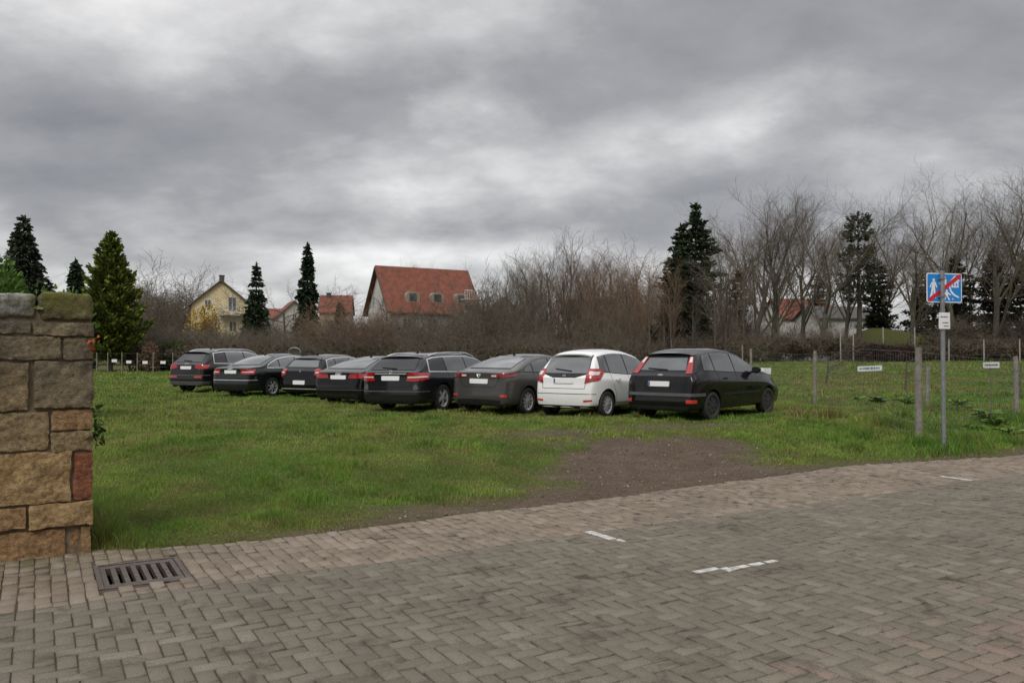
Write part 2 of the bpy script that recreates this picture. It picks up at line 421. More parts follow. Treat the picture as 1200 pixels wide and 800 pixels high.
# clip those touching the grate
near = (t1 > G['t0']) & (t0 < G['t1'])
s1 = np.where(near & (s0 < G['s0']) & (s1 > G['s0']), G['s0'], s1); s0 = np.where(near & (s0 < G['s1']) & (s1 > G['s1']), G['s1'], s0)
nr2 = (s1 > G['s0']) & (s0 < G['s1'])
t1 = np.where(nr2 & (t0 < G['t0']) & (t1 > G['t0']), G['t0'], t1); t0 = np.where(nr2 & (t0 < G['t1']) & (t1 > G['t1']), G['t1'], t0)
jit = rng.uniform(-.0018, .0018, (n, 2)) * (1 + 1.6 * zn[:, None])
s0 = s0 + gap + jit[:, 0]; s1 = s1 - gap + jit[:, 0]; t0 = t0 + gap + jit[:, 1]; t1 = t1 - gap + jit[:, 1]
cx, cy = xy((s0+s1)/2, (t0+t1)/2)
def roadz(x, y):
    s, t = st(x, y)
    return (fbm(x * .55, y * .55, 31, 3) - .5) * .045 * (1 - .0) - .018 * np.exp(-((t - 6.6) / .5) ** 2) * 1.0
zb = roadz(cx, cy) + rng.normal(0, .0022, n) - .006 * (rng.random(n) < .02)
tl = rng.normal(0, .016, (n, 2)) * (1 + zn[:, None])
def corner(S, T, z, lo=0):
    x, y = xy(S, T); zz = z + (S - (s0+s1)/2) * tl[:, 0] + (T - (t0+t1)/2) * tl[:, 1] + lo
    return np.stack([x, y, zz], -1)
bv = .0042
ring = lambda d, lo: [corner(s0+d, t0+d, zb, lo), corner(s1-d, t0+d, zb, lo), corner(s1-d, t1-d, zb, lo), corner(s0+d, t1-d, zb, lo)]
V = np.stack(ring(bv, 0) + ring(0, -.005) + ring(0, -.04), 1)     # n,12,3
fq = [(0,1,2,3)] + [(4+k, 4+(k+1)%4, (k+1)%4, k) for k in range(4)] + [(8+k, 8+(k+1)%4, 4+(k+1)%4, 4+k) for k in range(4)]
Q = (np.arange(n)[:, None, None] * 12 + np.array(fq)[None]).reshape(-1, 4)
at4 = np.repeat(np.stack([zn, rng.random(n), rng.random(n), np.ones(n)], -1)[:, None], 12, 1).reshape(-1, 4)
me = mesh_np('road', V.reshape(-1, 3), None, Q, at4)
m, nt, b = newmat('paving_stones')
a = nt.nodes.new('ShaderNodeAttribute'); a.attribute_name = 'tint'; sx = nt.nodes.new('ShaderNodeSeparateColor'); nt.links.new(a.outputs['Color'], sx.inputs[0])
r0 = ramp(nt, sx.outputs[1], [(0, (.145, .127, .096)), (.5, (.160, .141, .108)), (.85, (.176, .155, .119)), (1, (.202, .180, .140))])
r1 = ramp(nt, sx.outputs[1], [(0, (.190, .154, .115)), (.5, (.222, .180, .137)), (.85, (.248, .204, .157)), (1, (.27, .22, .18))])
pk = ramp(nt, sx.outputs[2], [(0, (.205, .165, .130)), (.8, (.25, .195, .155)), (1, (.255, .178, .145))])
geo = nt.nodes.new('ShaderNodeNewGeometry'); sp = nt.nodes.new('ShaderNodeSeparateXYZ'); nt.links.new(geo.outputs['Position'], sp.inputs[0])
nb = noise(nt, 1.1, 4, 'World', .6)
# newer, pinker stones close to the camera on the right
f = math_(nt, 'SUBTRACT', math_(nt, 'MULTIPLY', sp.outputs[0], .45), math_(nt, 'MULTIPLY', sp.outputs[1], .62))
f = math_(nt, 'ADD', math_(nt, 'ADD', f, 1.75), math_(nt, 'MULTIPLY', nb.outputs['Fac'], 1.1))
f = math_(nt, 'ADD', f, math_(nt, 'MULTIPLY', sx.outputs[2], .5), )
fr = nt.nodes.new('ShaderNodeMapRange'); fr.inputs[1].default_value = .60; fr.inputs[2].default_value = 1.35; nt.links.new(f, fr.inputs[0])
c = mixc(nt, r0.outputs['Color'], r1.outputs['Color'], sx.outputs[0]); c = mixc(nt, c, pk.outputs['Color'], fr.outputs[0])
nl = noise(nt, .8, 5, 'World', .6); rl = ramp(nt, nl.outputs['Fac'], [(.3, (.78, .775, .775)), (.65, (1.00, .985, .99))])
c = mixc(nt, c, rl.outputs['Color'], 1.0, 'MULTIPLY')
nst = noise(nt, 3.2, 6, 'World', .7, .8); rst = ramp(nt, nst.outputs['Fac'], [(.34, (.62, .61, .58)), (.46, (1, 1, 1)), (.66, (1, 1, 1)), (.74, (1.22, 1.21, 1.18))])
c = mixc(nt, c, rst.outputs['Color'], 1.0, 'MULTIPLY')
nf = noise(nt, 170, 3, 'World', .8); rf = ramp(nt, nf.outputs['Fac'], [(.3, (.50, .49, .48)), (.5, (1, 1, 1)), (.72, (1.7, 1.66, 1.6))])
c = mixc(nt, c, rf.outputs['Color'], 1.0, 'MULTIPLY')
# moss on the gutter stones by the wall
s_ = math_(nt, 'ADD', math_(nt, 'MULTIPLY', sp.outputs[0], SB), math_(nt, 'MULTIPLY', sp.outputs[1], CB))
t_ = math_(nt, 'ADD', math_(nt, 'MULTIPLY', sp.outputs[0], -CB), math_(nt, 'MULTIPLY', sp.outputs[1], SB))
ms = nt.nodes.new('ShaderNodeMapRange'); ms.inputs[1].default_value = 6.5; ms.inputs[2].default_value = 7.5; nt.links.new(t_, ms.inputs[0])
ms2 = nt.nodes.new('ShaderNodeMapRange'); ms2.inputs[1].default_value = 1.7; ms2.inputs[2].default_value = .2; nt.links.new(s_, ms2.inputs[0])
nm = noise(nt, 7, 5, 'World', .65); rm = ramp(nt, nm.outputs['Fac'], [(.42, (0, 0, 0)), (.6, (1, 1, 1))])
fm = math_(nt, 'MULTIPLY', math_(nt, 'MULTIPLY', ms.outputs[0], ms2.outputs[0]), rm.outputs['Color'])
c = mixc(nt, c, (.085, .085, .022), math_(nt, 'MULTIPLY', fm, .75))
nt.links.new(c, b.inputs['Base Color']); b.inputs['Roughness'].default_value = .82; b.inputs['Specular IOR Level'].default_value = .3
bump(nt, b, nf.outputs['Fac'], .55, .004)
M['paver'] = m
tag(link('road', me, m), kind='structure')
# jointing sand under the stones, and a plain continuation of the road beyond them
def strip(name, S0, S1, T0, T1, ns, ntt, dz, mat, useedge=True):
    S = np.linspace(S0, S1, ns); T = np.linspace(0, 1, ntt)
    SS, TT = np.meshgrid(S, T); te = (edge_t(SS) + .03) if useedge else SS * 0 + T1
    TT = T0 + TT * (te - T0); x, y = xy(SS, TT); z = roadz(x, y) + dz
    ii = np.arange(ns * ntt).reshape(ntt, ns)
    qq = np.stack([ii[:-1, :-1], ii[:-1, 1:], ii[1:, 1:], ii[1:, :-1]], -1).reshape(-1, 4)
    o = link(name, mesh_np(name, np.stack([x, y, z], -1).reshape(-1, 3), None, qq, None, True), mat); return tag(o, kind='structure')
M['sand'] = pm('joint_sand', (.050, .036, .024), (.070, .054, .034), 14, .95, .4, co='Object')
strip('road_bed', -9.2, 17.6, 0, 0, 180, 50, -.0085, M['sand'])
m, nt, b = newmat('far_paving')
tcn = nt.nodes.new('ShaderNodeTexCoord'); mp = nt.nodes.new('ShaderNodeMapping'); mp.inputs['Rotation'].default_value = (0, 0, R(-30.5)); nt.links.new(tcn.outputs['Object'], mp.inputs[0])
bt = nt.nodes.new('ShaderNodeTexBrick'); nt.links.new(mp.outputs[0], bt.inputs['Vector']); bt.inputs['Scale'].default_value = 1; bt.inputs['Brick Width'].default_value = .2; bt.inputs['Row Height'].default_value = .1; bt.inputs['Mortar Size'].default_value = .004
bt.inputs['Color1'].default_value = (.14, .12, .10, 1); bt.inputs['Color2'].default_value = (.18, .155, .125, 1); bt.inputs['Mortar'].default_value = (.05, .042, .03, 1)
nt.links.new(bt.outputs['Color'], b.inputs['Base Color']); b.inputs['Roughness'].default_value = .85
strip('road_continuation', 17.5, 60, -4, 0, 60, 8, -.012, m)
strip('road_shoulder', -30, -9.0, -4, 0, 40, 8, -.012, m)
strip('road_near_side', -9.2, 17.6, -6, 0.1, 60, 8, -.016, m, False)

# ---------------- drain grate
gx0, gy0 = xy(G['s0'], G['t0'])
gr = empty('drain_grate', (gx0, gy0, -.022), R(30.5), 'rusty cast iron drain grate with seven slots in front of the stone wall', 'drain grate')
Wg, Lg = G['s1']-G['s0']-.01, G['t1']-G['t0']-.01
M['iron'] = pm('cast_iron', (.075, .058, .048), (.13, .105, .085), 18, .6, .5, metal=.35, bd=.004)
M['pit'] = pm('drain_pit', (.008, .007, .006), None, 8, .95)
fr = MB(); e = .035
fr.box(0, Wg, 0, e, -.06, .012); fr.box(0, Wg, Lg-e, Lg, -.06, .012); fr.box(0, e, e, Lg-e, -.06, .012); fr.box(Wg-e, Wg, e, Lg-e, -.06, .012)
fr.build('frame', M['iron'], gr)
gb = MB(); inn = e + .004; iw = Wg - 2*inn; ns = 7; bw = iw / (ns*2+1)
gb.box(inn, Wg-inn, inn, inn+.085, -.05, .006); gb.box(inn, Wg-inn, Lg-inn-.085, Lg-inn, -.05, .006)
for k in range(ns+1):
    gb.box(inn+2*k*bw, inn+(2*k+1)*bw, inn+.085, Lg-inn-.085, -.05, .005)
gb.build('grille', M['iron'], gr)
pb = MB(); pb.box(e, Wg-e, e, Lg-e, -.30, -.22); pb.box(e-.01, e, e, Lg-e, -.3, -.06); pb.box(Wg-e, Wg-e+.01, e, Lg-e, -.3, -.06); pb.box(e, Wg-e, e-.01, e, -.3, -.06); pb.box(e, Wg-e, Lg-e, Lg-e+.01, -.3, -.06)
pb.build('pit', M['pit'], gr)
# cut holes: ground and bed under the grate are pushed down
for nm_ in ('ground', 'road_bed'):
    me = bpy.data.objects[nm_].data
    bm = bmesh.new(); bm.from_mesh(me); dl = []
    for f in bm.faces:
        c_ = f.calc_center_median(); s_, t_ = st(c_.x, c_.y)
        if G['s0'] < s_ < G['s1'] and G['t0'] < t_ < G['t1']: dl.append(f)
    bmesh.ops.delete(bm, geom=dl, context='FACES'); bm.to_mesh(me); bm.free()

# ---------------- painted marks
M['mark'] = pm('worn_white_paint', (.62, .62, .58), (.30, .28, .25), 22, .7, .3)
def px2st(u, v):
    D = F * HC / (v - V0); return st(at(u, D), D)
def mark(label, segs):
    mb = MB()
    for (S0, S1, T0, T1) in segs:
        vs = []
        for (a_, b_) in ((S0, T0), (S1, T0), (S1, T1), (S0, T1)):
            x, y = xy(a_, b_); vs.append((x, y))
        zz = float(roadz(np.array([vs[0][0]]), np.array([vs[0][1]]))[0])
        nn = 4
        mb.add([(p[0], p[1], zz + .0062) for p in vs] + [(p[0], p[1], zz - .002) for p in vs], [(0,1,2,3),(4,7,6,5),(0,4,5,1),(1,5,6,2),(2,6,7,3),(3,7,4,0)])
    return tag(mb.build('painted_mark', M['mark']), label, 'road marking', 'white parking bay marks on the paving')
s_, t_ = px2st(704, 627)
mark('single short white painted bar on the paving beside the bare soil', [(s_-.045, s_+.035, t_-.18, t_+.02), (s_-.045, s_+.035, t_+.028, t_+.19), (s_+.0, s_+.045, t_-.30, t_-.21)])
s_, t_ = px2st(850, 667)
mark('white L-shaped corner mark painted in the middle of the road', [(s_-.25, s_-.02, t_+.04, t_+.10), (s_-.02, s_+.05, t_-.04, t_+.05), (s_+.06, s_+.22, t_-.03, t_+.03), (s_+.25, s_+.38, t_-.03, t_+.03), (s_+.42, s_+.54, t_-.02, t_+.03)])
s_, t_ = px2st(1118, 560)
mark('faint white bar on the gutter paving in front of the blue sign', [(s_-.04, s_+.03, t_-.22, t_+.20)])

# ---------------- grass
def blades(name, x, y, h, wd, col, lab=None):
    n = len(x); z = terrain(x, y) - .01
    an = rng.uniform(0, 2*np.pi, n); la = rng.uniform(0, 2*np.pi, n); ln = h * rng.uniform(.1, .8, n)
    dx, dy = np.cos(an) * wd / 2, np.sin(an) * wd / 2
    p0 = np.stack([x-dx, y-dy, z], -1); p1 = np.stack([x+dx, y+dy, z], -1)
    mx_, my_ = x + np.cos(la)*ln*.35, y + np.sin(la)*ln*.35
    p2 = np.stack([mx_+dx*.8, my_+dy*.8, z+h*.6], -1); p3 = np.stack([mx_-dx*.8, my_-dy*.8, z+h*.6], -1)
    p4 = np.stack([x+np.cos(la)*ln, y+np.sin(la)*ln, z+h], -1)
    V = np.stack([p0, p1, p2, p3, p4], 1).reshape(-1, 3); b_ = np.arange(n)[:, None]*5
    A = np.repeat(col[:, None], 5, 1).reshape(-1, 4)
    return V, b_ + np.array([[3, 2, 4]]), b_ + np.array([[0, 1, 2, 3]]), A
def sample_field(y0, y1, dens, margin=1.5, xr=None):
    tot = None
    n = int(dens * (y1 - y0) * 1.32 * (y0 + y1) / 2 + dens * 2 * margin * (y1-y0))
    y = rng.uniform(y0, y1, n); x = rng.uniform(-.66, .66, n) * y + rng.uniform(-margin, margin, n)
    s, t = st(x, y); e = t - edge_t(s)
    wall = (s < .40) & (e > -.3) & (e < .55)
    k = (e > .0) & ~wall & (x > at(60, 1) * y - .4)
    return x[k], y[k], e[k], s[k]
def grass_cols(x, y, n, e):
    a_ = fbm(x * .8, y * .8, 41); b_ = fbm(x * 3, y * 3, 42); d_ = fbm(x * .30 + 5, y * .30, 43)
    g1 = np.array([.10, .21, .026]); g2 = np.array([.20, .27, .052]); g3 = np.array([.23, .19, .075]); g4 = np.array([.13, .085, .038])
    m1 = sstep(.30, .66, a_ * .6 + d_ * .4 + rng.normal(0, .07, n))[:, None]
    c = g1 * (1 - m1) + g2 * m1
    m2 = (sstep(.46, .68, b_ * .6 + d_ * .4) * (.55 + .35 * (x > 5) * (y > 17)))[:, None]; c = c * (1 - m2) + g3 * m2
    dead = (rng.random(n) < .06 + .22 * (1 - sstep(.1, .9, e)))[:, None]; c = np.where(dead, g4 * rng.uniform(.7, 1.4, (n, 1)), c)
    c = c * rng.uniform(.7, 1.35, (n, 1)) * (.86 + .34 * sstep(.3, .7, fbm(x * 2.3, y * 2.3, 48)))[:, None]
    return np.concatenate([c, np.ones((n, 1))], 1)
parts_ = []
for (y0, y1, dens, hm, wd) in ((5.5, 8.5, 9500, .046, .0044), (8.5, 12, 4600, .048, .0064), (12, 17, 1700, .050, .011), (17, 26, 700, .052, .018), (26, 42, 230, .055, .034), (42, 62, 80, .06, .065)):
    x, y, e, s = sample_field(y0, y1, dens)
    so_ = soil_amt(x, y)
    tuft = fbm(x * 1.7, y * 1.7, 51, 3)
    keep = rng.random(len(x)) < np.clip(1.08 - so_ * 1.06, .02, 1) * (.80 + .3 * sstep(.3, .6, tuft))
    x, y, e, s, so_, tuft = x[keep], y[keep], e[keep], s[keep], so_[keep], tuft[keep]
    n = len(x)
    h = hm * (.68 + 1.7 * sstep(.45, .80, tuft) ** 1.5) * rng.uniform(.5, 1.4, n) * (1 - .55 * so_) * (1 - .6 * rut(x, y))
    h = h * (.55 + .45 * sstep(.0, .8, e))
    # taller beside the wall foot and under the fence posts on the right
    h = h * (1 + 2.0 * np.exp(-((s - .45) / .22) ** 2) * (e < 1.2)) * (1 + .9 * sstep(10.5, 12.5, s) * (e < 5))
    parts_.append(blades('g', x, y, h, wd * rng.uniform(.6, 1.3, n), grass_cols(x, y, n, e)))
# broad-leaved clover and weeds low in the sward
off = 0; VV = []; TT = []; QQ = []; AA = []
for V_, T_, Q_, A_ in parts_:
    VV.append(V_); TT.append(T_ + off); QQ.append(Q_ + off); AA.append(A_); off += len(V_)
me = mesh_np('grass', np.concatenate(VV), np.concatenate(TT), np.concatenate(QQ), np.concatenate(AA))
tag(link('grass', me, M['grass']), 'short damp green grass of the field', 'grass', kind='stuff')
# fringe of moss and grass at the wall foot
x0 = []
s = rng.uniform(-1.2, .95, 9000); t = 7.44 + .05*np.sin(s*5) + rng.normal(0, .035, 9000); x, y = xy(s, t)
k = (s > .0) | (rng.random(9000) < .25); k &= (s < .62) | (rng.random(9000) < .4); x, y = x[k], y[k]
n = len(x)
V_, T_, Q_, A_ = blades('g', x, y, rng.uniform(.015, .05, n), rng.uniform(.003, .007, n), grass_cols(x, y, n, np.full(n, 2.0)))
V_[:, 2] += .045
tag(link('grass_fringe', mesh_np('grass_fringe', V_, T_, Q_, A_), M['grass']), 'fringe of grass at the foot of the stone wall', 'grass', kind='stuff')
# gravel on the bare soil
n = 42000; y = rng.uniform(7.5, 17, n); x = rng.uniform(-3, 9, n)
so_ = soil_amt(x, y); s, t = st(x, y); k = (rng.random(n) < so_ * .9) & (t - edge_t(s) > -.02); x, y = x[k], y[k]; n = len(x)
r = rng.uniform(.003, .010, n) * (1 + (rng.random(n) < .06) * 1.6); z = terrain(x, y) + r * .2
base = np.array([(1,0,0),(-.5,.87,0),(-.5,-.87,0),(0,0,.8),(0,0,-.8)])
V_ = np.stack([x, y, z], -1)[:, None] + base[None] * r[:, None, None] * rng.uniform(.6, 1.3, (n, 5, 1))
tr = np.array([(0,1,3),(1,2,3),(2,0,3),(1,0,4),(2,1,4),(0,2,4)]); T_ = (np.arange(n)[:, None, None]*5 + tr[None]).reshape(-1, 3)
cc = np.where(rng.random((n, 1)) < .3, np.array([[.26, .23, .20]]), np.array([[.12, .095, .075]])) * rng.uniform(.6, 1.3, (n, 1))
A_ = np.repeat(np.concatenate([cc, np.ones((n, 1))], 1)[:, None], 5, 1).reshape(-1, 4)
M['gravel'] = attrmat('gravel_stones', .85)
tag(link('gravel', mesh_np('gravel', V_.reshape(-1, 3), T_, None, A_), M['gravel']), 'loose gravel on the bare soil', 'gravel', kind='stuff')
# fallen leaves
n = 1500; y = 7 + rng.random(n) ** 1.3 * 14; x = rng.uniform(-.6, .62, n) * y; s, t = st(x, y); e = t - edge_t(s)
k = (e > -.25) & ((e < .7) | (rng.random(n) < .3)) & ~((s < .5) & (e < .6)); x, y = x[k], y[k]; n = len(x); z = terrain(x, y) + rng.uniform(.01, .04, n)
base = np.array([(-1,0,.2),(0,.55,0),(1,0,.25),(0,-.55,0)]); an = rng.uniform(0, 6.28, n); ca, sa_ = np.cos(an), np.sin(an); r = rng.uniform(.008, .02, n)
bx_ = base[None] * r[:, None, None]; X_ = bx_[..., 0]*ca[:, None] - bx_[..., 1]*sa_[:, None]; Y_ = bx_[..., 0]*sa_[:, None] + bx_[..., 1]*ca[:, None]
V_ = np.stack([x[:, None]+X_, y[:, None]+Y_, z[:, None]+bx_[..., 2]], -1).reshape(-1, 3)
cc = np.array([[.22, .13, .06]]) * rng.uniform(.4, 1.5, (n, 1)) + np.array([[0, .01, 0]]); A_ = np.repeat(np.concatenate([cc, np.ones((n, 1))], 1)[:, None], 4, 1).reshape(-1, 4)
tag(link('fallen_leaves', mesh_np('fallen_leaves', V_, None, np.arange(n*4).reshape(-1, 4), A_), M['gravel']), 'brown fallen leaves along the pavement edge', 'leaves', kind='stuff')

# ================================================================ STONE WALL
cxw, cyw = xy(.404, 7.50)
def wpx(zx, zy):                           # zoomed photo coordinates of the wall -> s from the corner, z
    u = zx / 2.2222; v = 340 + zy / 2.2222
    # plane t = 7.5
    dx = (u - 600) / F
    D = 7.5 / (-CB * dx + SB); x = dx * D
    s, t = st(x, D); return s - .404, HC - (v - V0) / F * D
wallr = empty('stone_wall', (cxw, cyw, -.03), R(30.5), 'weathered brown and grey sandstone wall end with mossy top at the left edge', 'stone wall')
stones = [  # zx0, zx1, zy0, zy1, colour, protrusion
 (-60,95,12,78,0,.01),(97,243,8,82,1,.012),(-40,80,82,116,0,0),(84,245,85,120,0,.015),(-55,160,121,181,0,.005),(163,245,123,180,0,0),
 (-50,76,186,308,2,.01),(87,245,184,304,0,.02),(-60,130,312,410,2,0),(133,245,309,362,3,0),(133,245,365,418,2,.004),
 (-60,190,414,545,4,.008),(194,245,421,541,5,.004),(-60,75,549,604,3,.02),(78,248,545,607,4,.026),(-60,178,611,690,6,0),(182,212,612,688,6,-.02),(214,244,611,690,3,.0)]
cols = [((.15,.128,.096),(.26,.225,.170)), ((.16,.14,.08),(.22,.185,.135)), ((.20,.16,.105),(.32,.255,.165)), ((.27,.175,.105),(.36,.245,.15)),
        ((.28,.19,.105),(.39,.29,.18)), ((.20,.080,.052),(.26,.115,.08)), ((.26,.165,.095),(.34,.225,.14))]
def stonemat(i, c1, c2):
    m, nt, b = newmat('sandstone_%s' % 'abcdefg'[i])
    n1 = noise(nt, 4, 6, 'Object', .65); n2 = noise(nt, 26, 5, 'Object', .7); n3 = noise(nt, 2.2, 5, 'Object', .7, .6)
    c = ramp(nt, n1.outputs['Fac'], [(.3, c1), (.7, c2)]).outputs['Color']
    d = ramp(nt, n2.outputs['Fac'], [(.30, (.38, .37, .36)), (.5, (1, 1, 1)), (.70, (1.45, 1.42, 1.36))]).outputs['Color']
    c = mixc(nt, c, d, .9, 'MULTIPLY')
    # dark weathering and lichen spots grow towards the coping
    tcn = nt.nodes.new('ShaderNodeTexCoord'); sp = nt.nodes.new('ShaderNodeSeparateXYZ'); nt.links.new(tcn.outputs['Object'], sp.inputs[0])
    mr = nt.nodes.new('ShaderNodeMapRange'); mr.inputs[1].default_value = .9; mr.inputs[2].default_value = 1.9; nt.links.new(sp.outputs[2], mr.inputs[0])
    wf = ramp(nt, n3.outputs['Fac'], [(.38, (0, 0, 0)), (.6, (1, 1, 1))]).outputs['Color']
    c = mixc(nt, c, (.055, .050, .045), math_(nt, 'MULTIPLY', math_(nt, 'MULTIPLY', mr.outputs[0], wf), .75))
    vo = nt.nodes.new('ShaderNodeTexVoronoi'); vo.inputs['Scale'].default_value = 16; nt.links.new(tcn.outputs['Object'], vo.inputs['Vector'])
    lf = ramp(nt, vo.outputs['Distance'], [(.10, (1, 1, 1)), (.2, (0, 0, 0))]).outputs['Color']
    c = mixc(nt, c, (.30, .30, .26), math_(nt, 'MULTIPLY', math_(nt, 'MULTIPLY', lf, mr.outputs[0]), math_(nt, 'MULTIPLY', wf, .7)))
    mt = nt.nodes.new('ShaderNodeMapRange'); mt.inputs[1].default_value = 1.86; mt.inputs[2].default_value = 2.12; nt.links.new(sp.outputs[2], mt.inputs[0])
    n4 = noise(nt, 9, 5, 'Object', .7); mf = ramp(nt, n4.outputs['Fac'], [(.36, (0, 0, 0)), (.55, (1, 1, 1))]).outputs['Color']
    sxm = nt.nodes.new('ShaderNodeMapRange'); sxm.inputs[1].default_value = -.52; sxm.inputs[2].default_value = -.40; nt.links.new(sp.outputs[0], sxm.inputs[0])
    mosc = mixc(nt, (.34, .35, .31), (.13, .135, .028), sxm.outputs[0])
    c = mixc(nt, c, mosc, math_(nt, 'MULTIPLY', math_(nt, 'MULTIPLY', mt.outputs[0], mf), .95))
    nt.links.new(c, b.inputs['Base Color']); b.inputs['Roughness'].default_value = .92; b.inputs['Specular IOR Level'].default_value = .2
    hh = math_(nt, 'ADD', math_(nt, 'MULTIPLY', n1.outputs['Fac'], 1.2), n2.outputs['Fac']); n5 = noise(nt, 90, 4, 'Object', .8); bump(nt, b, math_(nt, 'ADD', hh, math_(nt, 'MULTIPLY', n5.outputs['Fac'], .35)), 1.0, .028)
    return m
SM = [stonemat(i, *[(q[0] * 1.06, q[1], q[2] * .84) for q in c]) for i, c in enumerate(cols)]
from mathutils import noise as mn
def stone_block(bm, x0, x1, y0, y1, z0, z1, mi, rough=.020, r=.014):
    # rounded, chiselled block: grid box, softened corners, noisy faces
    nxs = max(2, int((x1-x0)/.016)) if x0 > -.95 and y0 < .1 else 5; nys = max(2, int((y1-y0)/.06)); nzs = max(2, int((z1-z0)/.016)) if x0 > -.95 and y0 < .1 else 4
    def P(x, y, z):
        c = Vector(((x0+x1)/2, (y0+y1)/2, (z0+z1)/2)); h = Vector(((x1-x0)/2, (y1-y0)/2, (z1-z0)/2))
        p = Vector((x, y, z)); d = p - c
        q = Vector([max(-h[i]+r, min(h[i]-r, d[i])) for i in range(3)]); e_ = d - q
        if e_.length > r: e_ = e_.normalized() * r
        nrm = e_.normalized() if e_.length > 1e-6 else Vector((0,0,0))
        k = mn.fractal(p * 7 + Vector((mi*3.1, 0, z0*9)), .7, 2.1, 4) * rough + mn.noise(p * 34) * rough * .55
        return c + q + e_ + nrm * k
    def face(fn, na, nb):
        g = [[bm.verts.new(fn(i/na, j/nb)) for i in range(na+1)] for j in range(nb+1)]
        for j in range(nb):
            for i in range(na):
                f = bm.faces.new((g[j][i], g[j][i+1], g[j+1][i+1], g[j+1][i])); f.material_index = mi; f.smooth = True
    L = lambda a_, b_, k: a_ + (b_ - a_) * k
    face(lambda i, j: P(L(x0,x1,i), y0, L(z0,z1,j)), nxs, nzs)
    face(lambda i, j: P(x1, L(y0,y1,i), L(z0,z1,j)), nys, nzs)
    face(lambda i, j: P(L(x0,x1,i), L(y0,y1,j), z1), nxs, nys)
    face(lambda i, j: P(L(x1,x0,i), L(y0,y1,j), z0), nxs, nys)
    face(lambda i, j: P(L(x1,x0,i), y1, L(z0,z1,j)), nxs, nzs)
    face(lambda i, j: P(x0, L(y1,y0,i), L(z0,z1,j)), nys, nzs)
bm = bmesh.new(); TH = .5
for (a0, a1, b0, b1, mi, pr) in stones:
    sx0, ztop = wpx(a0, b0); sx1, zbot = wpx(a1, b1); s0_, _ = wpx(a0, b1)
    sxm0 = wpx(a0, (b0+b1)/2)[0]; sxm1 = wpx(a1, (b0+b1)/2)[0]
    # heights measured at the corner's depth so that courses stay level
    zc0 = HC - (340 + b0/2.2222 - V0) / F * 6.65 + .03; zc1 = HC - (340 + b1/2.2222 - V0) / F * 6.65 + .03
    stone_block(bm, sxm0+.004, sxm1-.004, -pr, TH*.5 if sxm1 < -.1 else TH, max(zc1, -.02)+.002, zc0-.002, mi, .014, .045 if b0 < 15 else .009)
# continuation of the wall to the left, and its back, in random courses
zl = [0, .3, .62, .95, 1.25, 1.5, 1.78, 2.1]
for j in range(len(zl)-1):
    xx = -.93
    while xx > -5:
        L_ = random.uniform(.3, .7); stone_block(bm, xx-L_, xx-.01, random.uniform(-.01, .015), TH, zl[j]+.005, zl[j+1]-.005, random.choice([0, 0, 2, 3, 4, 6]) if j < 5 else 0)
        xx -= L_
    xx = 0
    while xx > -.9:
        L_ = random.uniform(.3, .5); stone_block(bm, max(xx-L_, -.93), xx-.01, TH*.55, TH+.01, zl[j]+.005, zl[j+1]-.005, 0); xx -= L_
me = bpy.data.meshes.new('masonry'); bm.to_mesh(me); bm.free()
link('masonry', me, SM, wallr)
core = MB(); core.box(-5, -.022, .022, TH-.03, -.02, 2.04); core.build('mortar_core', pm('lime_mortar', (.13, .105, .07), (.20, .155, .10), 20, .95, .5), wallr)
# moss cushions and grass on the coping
ms_ = MB(); 
for k in range(420):
    px_s = -random.random()**.8 * 1.6 - .02; yy = random.uniform(-.0, .45); r_ = random.uniform(.010, .040)
    if px_s < -.42 and random.random() < .5: continue
    zt = 2.085 + random.uniform(-.012, .005)
    if yy < .05: zt -= random.uniform(0, .09)
    prof = [(0, r_*1.1), (r_*.35, r_*.95), (r_*.6, r_*.55), (r_*.7, .0)]
    ms_.lathe([(a_, b_*random.uniform(.9, 1.1)) for a_, b_ in prof], 7, 'z', (px_s, yy, zt))
ms_.build('moss', pm('moss', (.075, .085, .016), (.17, .17, .045), 30, .95, .8), wallr, smooth=80)
# ================================================================ CARS
def interp(pts, y):
    return float(np.interp(y, [p[0] for p in pts], [p[1] for p in pts]))
def smooth_interp(pts, y):
    d = .06; return (interp(pts, y-d) + 2*interp(pts, y) + interp(pts, y+d)) / 4

